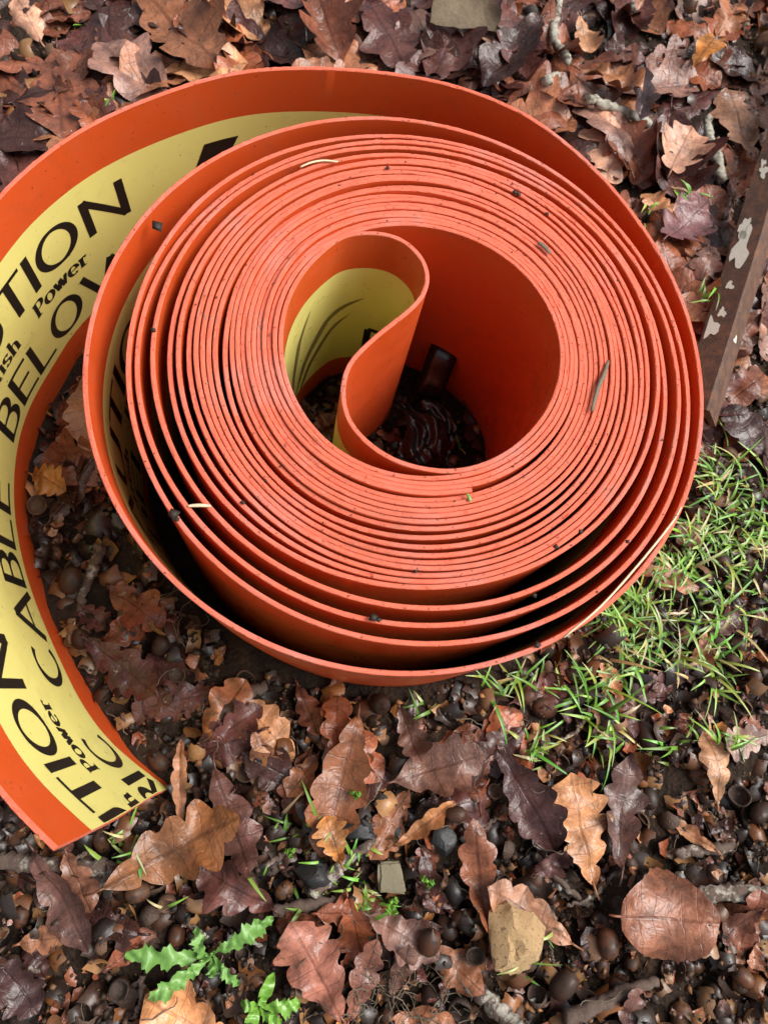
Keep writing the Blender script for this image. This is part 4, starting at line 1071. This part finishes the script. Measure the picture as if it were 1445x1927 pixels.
# wood chip behind the coil
def wood_chip():
    a = np.array(gp(805, 62)); b = np.array(gp(930, 78)); n = 12; g = np.random.default_rng(4)
    d = (b-a)/np.linalg.norm(b-a); s = np.array([-d[1], d[0]]); ln = np.linalg.norm(b-a); V = []; W = np.array([0, .2, .75, 1.])
    z0 = hf_quant(*((a+b)/2), .02, .6)+.008
    prof = np.interp(np.linspace(0, 1, n), [0, .35, .8, 1], [.3, 1, .75, .25])
    for i in range(n):
        for j, (w, h) in enumerate(((-.1, 0), (.15, .003), (.7, .009), (.95, .014), (1.05, .008), (.2, -.003))):
            p = a+d*ln*i/(n-1)+s*(w*.022*prof[i]); V.append((p[0]+g.normal(0, .0004), p[1]+g.normal(0, .0004), z0+h+g.normal(0, .0005)))
    F = [(i*6+j, i*6+(j+1) % 6, (i+1)*6+(j+1) % 6, (i+1)*6+j) for i in range(n-1) for j in range(6)]
    F += [tuple(range(5, -1, -1)), tuple((n-1)*6+j for j in range(6))]
    o = mk('bark_chip', V, F, M_WOOD, sharp=50); tag(o, 'pale split piece of wood lying behind the top of the coil', 'wood')
wood_chip()

# ------------------------------------------------------------------ rusty steel angle
def steel_angle():
    z0 = .030
    a = np.array(gp(1340, 745, z0)); b = np.array(gp(1445, 387, z0)); d = (b-a)/np.linalg.norm(b-a); s = np.array([-d[1], d[0]])  # s = left of travel
    a = a-d*.012; LEN = .75; root = empty('steel_angle', (float(a[0]), float(a[1]), 0)); tag(root, 'rusty steel angle bar with flaking cream paint lying beside the coil', 'steel bar')
    leg, th = .0215, .0036; c45 = math.cos(math.radians(45))
    ca_, sa_ = math.cos(math.radians(43)), math.sin(math.radians(43))      # the near leg lies a little flatter than the far one
    prof = [(0, 0), (leg*ca_, -leg*sa_), (leg*ca_-th*sa_, -leg*sa_-th*ca_), (sa_*th*.4, -th*1.3), (-leg*sa_+th*ca_, -leg*ca_-th*sa_), (-leg*sa_, -leg*ca_)]
    prof.insert(1, (.0012, -.0004)); prof[0] = (-.0012, -.0004); m = len(prof); n = 60; V = []; g = np.random.default_rng(2)
    for i in range(n):
        t = LEN*i/(n-1); rise = t*.03
        for u, w in prof: p = a+d*t+s*(u+g.normal(0, .00015)); V.append((p[0]-a[0], p[1]-a[1], z0+w+rise+g.normal(0, .00015)))
    F = [(i*m+j, i*m+(j+1) % m, (i+1)*m+(j+1) % m, (i+1)*m+j) for i in range(n-1) for j in range(m)]
    F += [tuple(range(m-1, -1, -1)), tuple((n-1)*m+j for j in range(m))]
    mk('bar', V, F, M_RUST, root, sharp=35)
    # paint flakes on the near face: (along bar, down the face, half length, half width)
    for k, (t, w, hl, hw) in enumerate(((.072, .017, .0085, .006), (.110, .0125, .0035, .003), (.146, .013, .019, .0062), (.165, .016, .010, .0045), (.222, .014, .006, .003), (.232, .0165, .004, .002), (.30, .012, .008, .004), (.085, .012, .004, .003), (.066, -.008, .003, .0025))):
        g = np.random.default_rng(40+k); pts = []; nn = 22
        sd_ = 1 if w > 0 else -1
        for j in range(nn):
            q = 2*math.pi*j/nn; rr = 1+.28*math.sin(3*q+k)+.18*math.sin(5*q+2*k)+g.normal(0, .1)
            tt = t+math.cos(q)*hl*rr+math.sin(q)*hw*.5; ww = min(.0198, max(.0015, abs(w)+math.sin(q)*hw*rr))
            p = a+d*tt+s*((ww*ca_ if sd_ > 0 else -ww*sa_)+.0002*sd_); pts.append((p[0]-a[0], p[1]-a[1], z0-ww*(sa_ if sd_ > 0 else ca_)+tt*.03+.0007))
        mk('paint_flake', pts, [tuple(range(nn))] if sd_ > 0 else [tuple(range(nn))[::-1]], M_PAINT, root)
steel_angle()

# ------------------------------------------------------------------ black plastic in the middle of the coil
def black_plastic():
    cx, cy = gp(800, 822, .012); root = empty('plastic_film', (cx, cy, 0)); tag(root, 'crumpled shiny black plastic film with a curled strap inside the coil', 'plastic film')
    g = np.random.default_rng(12); n = 40; u = np.linspace(-1, 1, n); U, W = np.meshgrid(u, u)
    X = U*.017+.003*np.sin(W*3+1); Y = W*.022+.002*np.sin(U*4)
    Z = np.zeros_like(X)
    for k in range(12):
        a = g.normal(.5, .5); fq = g.uniform(2., 7.5); Z += np.abs(np.sin((U*math.cos(a)+W*math.sin(a))*fq+g.uniform(0, 6)))*.0024*g.uniform(.3, 1)
    Z = Z-Z.mean()+.026-.006*(U**2)-.005*W**2
    jit = 1+g.normal(0, .03, n); X *= jit[:, None]
    i = np.arange(n*n).reshape(n, n); f = np.stack([i[:-1, :-1], i[:-1, 1:], i[1:, 1:], i[1:, :-1]], -1).reshape(-1, 4)
    fin('crumpled_sheet', raw_mesh('crumpled_sheet', np.stack([X, Y, Z], -1).reshape(-1, 3), f), M_BLACK, root)
    # strap: rises from the sheet and rolls over into a curl
    A = np.array(gp(806, 742, .02)); B = np.array(gp(832, 668, .02)); d = (B-A)/np.linalg.norm(B-A); s = np.array([d[1], -d[0]]); L = np.linalg.norm(B-A)
    path = [(0, .012), (L*.35, .019), (L*.55, .026), (L*.70, .033)]; c = (L*.86, .026); r = .0085
    path += [(c[0]+r*math.cos(q)*1.0, c[1]+r*math.sin(q)) for q in np.linspace(2.1, -3.6, 26)]
    V = []
    for k, (x, z) in enumerate(path):
        for w in (-1, -.33, .33, 1):
            p = A+d*x+s*(w*.0100); V.append((p[0]-cx, p[1]-cy, z+.0006*math.sin(w*3+k*.4)))
    F = [(k*4+j, k*4+j+1, (k+1)*4+j+1, (k+1)*4+j) for k in range(len(path)-1) for j in range(3)]
    o = mk('curled_strap', V, F, M_BLACK, root); md = o.modifiers.new('solid', 'SOLIDIFY'); md.thickness = .0006
black_plastic()

# ------------------------------------------------------------------ green things
def grass():
    V, F, Cc = [], [], []
    def blade(x, y, L, w, ang, bend, tint, z0):
        n = 6; i0 = len(V); dx, dy = math.cos(ang), math.sin(ang); el = random.uniform(.35, 1.2)
        px_, py_, pz = x, y, z0
        for k in range(n+1):
            t = k/n; ww = w*(1-t**2.2)*.5+.00008
            V.append((px_-dy*ww, py_+dx*ww, pz+ww*.25)); V.append((px_, py_, pz)); V.append((px_+dy*ww, py_-dx*ww, pz+ww*.25))
            Cc.extend([tint]*3)
            st = L/n; px_ += dx*math.cos(el)*st; py_ += dy*math.cos(el)*st; pz += math.sin(el)*st; el -= bend/n; pz = max(pz, z0+.0008)
        for k in range(n):
            a = i0+3*k; F.append((a, a+1, a+4, a+3)); F.append((a+1, a+2, a+5, a+4))
    def tuft(px, py, nb, spread, L0, L1, w=.0024, wmin=.0010):
        cx, cy = gp(px, py)
        for _ in range(nb):
            x, y = cx+random.gauss(0, spread), cy+random.gauss(0, spread); iy, ix = cell(x, y)
            if MASK[iy, ix]: continue
            t = random.random()
            tint = (.11, .24, .03) if t < .40 else (.20, .36, .05) if t < .74 else (.32, .42, .08) if t < .86 else (.46, .38, .18)
            tint = tuple(c*random.uniform(.75, 1.2) for c in tint)
            blade(x, y, L0+(L1-L0)*random.random()**1.6*1.5, random.uniform(wmin, w), random.uniform(0, 6.28), random.uniform(.6, 2.2), tint, HF[iy, ix]-.001)
    for (px, py, nb, sp, L0, L1) in ((1375, 900, 120, .014, .015, .034), (1410, 960, 80, .012, .015, .03), (1350, 985, 70, .012, .014, .03), (1300, 1035, 90, .012, .012, .026), (1400, 1040, 70, .014, .014, .030),
                                     (1265, 1070, 60, .010, .012, .024), (1340, 1060, 70, .014, .012, .03), (1200, 1130, 100, .012, .016, .034), (1160, 1160, 80, .010, .016, .034), (1230, 1190, 90, .013, .016, .034), (1290, 1225, 45, .012, .014, .03),
                                     (1180, 1240, 40, .011, .016, .032), (1370, 1190, 34, .010, .018, .036), (1355, 1260, 26, .006, .018, .034), (1320, 1140, 26, .012, .014, .028), (1080, 1280, 34, .008, .016, .034), (1110, 1330, 34, .008, .018, .036), (1010, 1410, 26, .006, .012, .026),
                                     (940, 1300, 16, .006, .016, .032), (985, 1270, 18, .007, .016, .030), (1140, 1370, 22, .007, .016, .03), (1250, 1420, 16, .006, .014, .03), (1330, 1395, 14, .005, .014, .026), (1420, 1130, 24, .010, .014, .028), (1440, 1000, 30, .008, .014, .03),
                                     (1320, 570, 14, .004, .01, .02), (1290, 375, 14, .005, .008, .016), (1215, 395, 5, .003, .01, .018), (215, 185, 4, .003, .012, .024), (150, 25, 3, .003, .01, .016),
                                     (240, 1580, 16, .006, .010, .022), (540, 1555, 9, .008, .016, .030), (655, 1640, 60, .009, .006, .013), (700, 1690, 30, .005, .006, .012), (560, 1715, 4, .006, .016, .026), (805, 1340, 6, .004, .01, .02), (980, 1820, 5, .004, .014, .026),
                                     (1380, 1390, 10, .004, .012, .024), (320, 1700, 3, .003, .01, .016), (1010, 1755, 4, .004, .016, .026), (875, 830, 3, .003, .014, .024), (485, 1640, 5, .006, .008, .014), (1330, 690, 5, .003, .01, .018)):
        tuft(px, py, int(nb*(.56 if nb > 30 else .9)), sp*.9, L0*.75, L1*.95)
    o = fin('grass', raw_mesh('grass', np.array(V), np.array(F)), M_GRASS, col=np.array(Cc)); tag(o, 'short green grass growing through the litter right of the coil', 'grass', kind='stuff')
grass()

def toothed_leaf(L, W, n_l, g):
    """lobed, prickly weed leaf along +Y"""
    pts = []; mul = [.46, .60, 1.0, .72, .88, .50]; M = n_l*6+4
    for k in range(M):
        t = k/(M-1); env = (.30+.70*min(1, t*1.7))*(1-max(0, t-.72)/.28)**.7
        m_ = [.16, .22, .18, .24][k] if k < 4 else mul[(k-4) % 6]
        pts.append((t, W/2*env*m_*g.uniform(.8, 1.2)+.0004, W/2*env*m_*g.uniform(.8, 1.2)+.0004))
    return pts
def weed(name, px_list, label, mat, oval=False):
    cx, cy = gp(*px_list[0][0]); root = empty(name, (cx, cy, 0)); tag(root, label, 'plant')
    zb = hf_quant(cx, cy, .006, .6)
    for k, (b, t, wr, nl) in enumerate(px_list):
        g = np.random.default_rng(60+k); a, L = gang(b[0], b[1], t[0], t[1]); x0, y0 = gp(*b); d = np.array([math.cos(a), math.sin(a)]); s = np.array([-d[1], d[0]])
        V = []; rows = toothed_leaf(L, L*wr, nl, g) if nl else [(q, L*wr/2*math.sin(math.pi*min(1, q*.93+.05))**.6, L*wr/2*math.sin(math.pi*min(1, q*.93+.05))**.6) for q in np.linspace(0, 1, 14)]
        n = len(rows); ph = g.uniform(0, 6)
        ground = [hf_quant(*(np.array([x0, y0])+d*q*L), .004, .7) for q in np.linspace(0, 1, 6)]
        for t_, wl_, wr_ in rows:
            base = np.interp(t_, np.linspace(0, 1, 6), ground)*.5+max(ground)*.5+.002+.006*math.sin(math.pi*t_)
            for fx in (-1, -.5, 0, .5, 1):
                w = wl_ if fx < 0 else wr_; p = np.array([x0, y0])+d*(t_*L+abs(fx)*w*.25)+s*fx*w
                zz = base+abs(fx)*w*.25+.0016*math.sin(t_*17+fx*2+ph)+(g.normal(0, .0006) if nl else 0); V.append((p[0]-cx, p[1]-cy, zz))
        F = [(i*5+j, i*5+j+1, (i+1)*5+j+1, (i+1)*5+j) for i in range(n-1) for j in range(4)]
        mk('leaf', V, F, mat, root)
    V, F = tube([(0, 0, zb-.004), (.0005, .0005, zb+.003), (0, .001, zb+.008)], [.0016, .0014, .001], 6, .05, 3); mk('stem', [tuple(v) for v in V], F, mat, root)
weed('thistle_seedling', [((398, 1800), (236, 1796), .30, 4), ((398, 1800), (285, 1872), .32, 4), ((386, 1818), (372, 1742), .40, 4), ((398, 1796), (515, 1722), .32, 5), ((400, 1800), (450, 1855), .32, 4), ((398, 1802), (402, 1838), .7, 3), ((396, 1800), (330, 1840), .28, 4)],
     'spiny green thistle seedling among acorns at the lower left', M_GREEN)
weed('broadleaf_seedling', [((488, 1888), (515, 1832), .42, 0), ((486, 1888), (455, 1880), .6, 0), ((486, 1890), (468, 1925), .75, 0), ((488, 1890), (500, 1870), .7, 0), ((490, 1892), (565, 1885), .5, 3), ((488, 1894), (530, 1925), .5, 3)],
     'bright green broad-leaved seedling at the bottom left', M_BRIGHT)
weed('clover_seedling', [((735, 1700), (720, 1708), .8, 0), ((735, 1700), (748, 1690), .8, 0), ((735, 1700), (740, 1714), .8, 0)], 'tiny green seedling below the mossy slab', M_BRIGHT)
weed('clover_seedling', [((800, 1658), (790, 1645), .7, 0), ((800, 1658), (815, 1655), .7, 0), ((800, 1658), (806, 1670), .6, 0)], 'tiny green seedling right of the mossy slab', M_BRIGHT)
weed('clover_seedling', [((662, 1492), (655, 1485), .7, 0), ((662, 1492), (676, 1490), .7, 0), ((662, 1492), (668, 1502), .6, 0)], 'tiny green seedling under the broad grey brown leaf', M_BRIGHT)
weed('clover_seedling', [((545, 1600), (535, 1594), .7, 0), ((545, 1600), (556, 1594), .7, 0), ((545, 1600), (548, 1612), .7, 0)], 'tiny green seedling left of the orange tan leaf end', M_BRIGHT)

# ------------------------------------------------------------------ bits lying on the coil
def sliver(pxs, r, mat, label, name, cat, z=ZT+.001, m=6, flat=.5):
    P = np.array([gp(x, y, z) for x, y in pxs]); P = catmull(P, 6); n = len(P); zz = z+.0006+.0004*np.sin(np.linspace(0, 3.1, n))
    rr = r*(.55+.45*np.sin(np.linspace(.25, 2.9, n))); V, F = tube(np.c_[P, zz], rr, m, .05, 2)
    V = [(v[0], v[1], z+.0008+(v[2]-z-.0008)*flat) for v in V]; o = mk(name, V, F, mat); tag(o, label, cat)
sliver([(354, 953), (376, 952), (397, 953)], .0009, M_STRAW, 'cream straw piece bridging two turns at the coil front left', 'straw', 'straw')
sliver([(565, 316), (585, 308), (610, 304), (636, 306)], .0007, M_STRAW, 'thin pale dead grass blade on the back of the coil', 'straw', 'straw')
sliver([(1143, 680), (1135, 705), (1124, 730), (1112, 775)], .0013, M_DEAD, 'brown dead leaf sliver lying across turns at the right of the coil', 'leaf_sliver', 'leaf sliver')
sliver([(1012, 458), (1022, 465), (1034, 478)], .0014, M_DEAD, 'small brown seed husk on the upper right of the coil', 'seed_husk', 'husk')
sliver([(1060, 1200), (1130, 1140), (1200, 1062), (1262, 985), (1280, 955)], .0006, M_STRAW, 'long straw stuck along the outer edge of the coil front right', 'straw', 'straw', z=ZT-.001)
sliver([(878, 930), (882, 938), (884, 944)], .0010, M_GREEN, 'tiny green moss shred near the inner strip end', 'moss_shred', 'moss')
def coil_dirt():
    n = 210; Vs, Fs, Cs = [], [], []
    g = np.random.default_rng(21)
    big = [(296, 427, .0035), (968, 363, .0022), (975, 366, .002), (1028, 403, .0014), (703, 1163, .0032), (712, 1167, .002), (782, 1075, .0018), (784, 1070, .0015), (326, 968, .0032), (335, 978, .002), (290, 622, .002), (1090, 1000, .0018), (1045, 1030, .0018),
           (1275, 1150, .0012), (1005, 1120, .002), (640, 352, .0015), (730, 318, .0018), (855, 945, .0012), (500, 905, .0012), (560, 890, .0014), (458, 945, .0016), (1180, 1020, .0016), (1010, 1215, .0022), (1100, 1185, .0024), (1135, 1165, .0022)]
    pts = []
    for x, y, r in big: p = gp(x, y, ZT); pts.append((p[0], p[1], r, 1))
    while len(pts) < n:
        k = g.integers(int(NS*.02), NS-5); o = g.uniform(-.8, .8)*TH/2; p = PATH[k]+NRM[k]*o; pts.append((p[0], p[1], g.uniform(.00025, .0008), 0))
    off = 0
    for x, y, r, b in pts:
        v = OCT_V*g.uniform(.5, 1.2, (6, 1))*r*np.array([1, 1, .45]); a = g.uniform(0, 6.28); c, s = math.cos(a), math.sin(a)
        v = np.c_[v[:, 0]*c-v[:, 1]*s, v[:, 0]*s+v[:, 1]*c, v[:, 2]]+np.array([x, y, ZT+r*.15+.0002]); Vs.append(v); Fs.append(OCT_F+off); off += 6
        t = g.random(); col = (.03, .022, .016) if b or t < .55 else (.10, .05, .03) if t < .8 else (.55, .36, .22); Cs.append(np.repeat(np.array(col)[None], 6, 0))
    o = fin('dirt_specks', raw_mesh('dirt_specks', np.vstack(Vs), np.vstack(Fs)), M_CRUMB, smooth=False, col=np.vstack(Cs)); tag(o, 'specks of dirt and husk lying on the cut edges of the coil', 'dirt', kind='stuff')
coil_dirt()
# hairlike roots in the soil
def rootlets():
    V, F = [], []
    g = np.random.default_rng(31)
    for k in range(130):
        if k < 60: px, py = g.normal(770, 60), g.normal(1890, 30)
        elif k < 80: px, py = g.normal(380, 40), g.normal(1130, 40)
        else: px, py = g.uniform(0, 1445), g.uniform(1250, 1927)
        x, y = gp(px, py); a = g.uniform(0, 6.28); pts = []; iy, ix = cell(x, y)
        if MASK[iy, ix]: continue
        for q in range(9):
            iy, ix = cell(x, y); pts.append((x, y, HF[iy, ix]+.0012)); a += g.normal(0, .5); x += math.cos(a)*.0028; y += math.sin(a)*.0028
        z = smooth(np.array([p[2] for p in pts]), 6); pts = [(p[0], p[1], zz) for p, zz in zip(pts, z)]
        r = g.uniform(.00018, .0004); v, f = tube(pts, [r]*9, 4, .02, k); i0 = len(V); V += [tuple(p) for p in v]; F += [tuple(i0+i for i in q) for q in f]
    o = mk('rootlets', V, F, M_STRAW if False else M_DEAD); tag(o, 'fine pale rootlets tangled over the soil', 'roots', kind='stuff')
rootlets()

# ------------------------------------------------------------------ labels: each nut and leaf told by the nearest thing one can find
MARKS = [((340, 60), 'the large brown leaf with tan base'), ((870, 50), 'the pale split piece of wood'), ((235, 130), 'the thin reddish twig'), ((1045, 60), 'the lichen stick at the top'), ((1150, 228), 'the level lichen stick'),
         ((1260, 300), 'the pale pinkish leaf'), ((1322, 105), 'the small bright orange leaf'), ((1275, 435), 'the flat purple leaf'), ((1380, 480), 'the steel angle'), ((1392, 235), 'the round-lobed leaf by the steel angle'), ((1345, 280), 'the upright mottled stick'),
         ((1400, 810), 'the large dark leaf at the right edge'), ((1295, 1005), 'the small pale round leaf'), ((1090, 1555), 'the bright tan leaf'), ((1235, 1720), 'the large round leaf'), ((952, 1762), 'the sandstone lump'), ((735, 1648), 'the mossy slab'),
         ((390, 1800), 'the thistle'), ((490, 1885), 'the broad-leaved seedling'), ((330, 1590), 'the large orange brown leaf'), ((595, 1810), 'the big reddish pink leaf'), ((820, 1450), 'the broad grey brown leaf'), ((635, 1340), 'the shiny red brown leaf'), ((235, 1258), 'the glossy purple leaf'),
         ((170, 1080), 'the forked twig in the loop'), ((95, 910), 'the amber leaf on the yellow band'), ((1330, 1445), 'the ragged tan leaf'), ((1405, 1395), 'the pinkish grey leaf at the edge'), ((1150, 1880), 'the rough twig by the bottom edge'), ((1375, 1682), 'the thick grey stick'), ((120, 1640), 'the crumpled leaf at the cut end'),
         ((40, 1850), 'the dark leaf at the lower left edge'), ((640, 1570), 'the orange tan leaf end'), ((985, 1500), 'the dark stalked leaf'), ((895, 1640), 'the narrow reddish leaf'), ((425, 1340), 'the bark stick'), ((1250, 1090), 'the leaf under the coil'), ((50, 60), 'the top left corner'), ((620, 60), 'the folded leaf behind the coil'),
         ((140, 240), 'the outer edge of the strip'), ((1150, 1200), 'the thick grass'), ((1420, 1250), 'the right edge of the grass'), ((1420, 1900), 'the lower right corner'), ((800, 800), 'the black plastic')]
def settle_labels():
    byk = {}
    for o, (x, y), ph in NAMED:
        d = [math.hypot(x-m[0][0], y-m[0][1]) for m in MARKS]; k = int(np.argmin(d)); dx, dy = x-MARKS[k][0][0], y-MARKS[k][0][1]
        side = ('right of' if dx > 0 else 'left of') if abs(dx) > abs(dy) else ('below' if dy > 0 else 'above')
        byk.setdefault((ph, MARKS[k][1], side), []).append((d[k], o))
    ORD = ['nearest', 'second', 'third', 'fourth', 'fifth', 'sixth', 'seventh', 'eighth', 'ninth', 'tenth', 'eleventh', 'twelfth', 'thirteenth', 'fourteenth']
    for (ph, mk_, side), lst in byk.items():
        lst.sort(key=lambda t: t[0])
        for i, (d, o) in enumerate(lst):
            o['label'] = ('' if len(lst) == 1 else ORD[min(i, 13)]+' ')+ph+' '+side+' '+mk_
settle_labels()
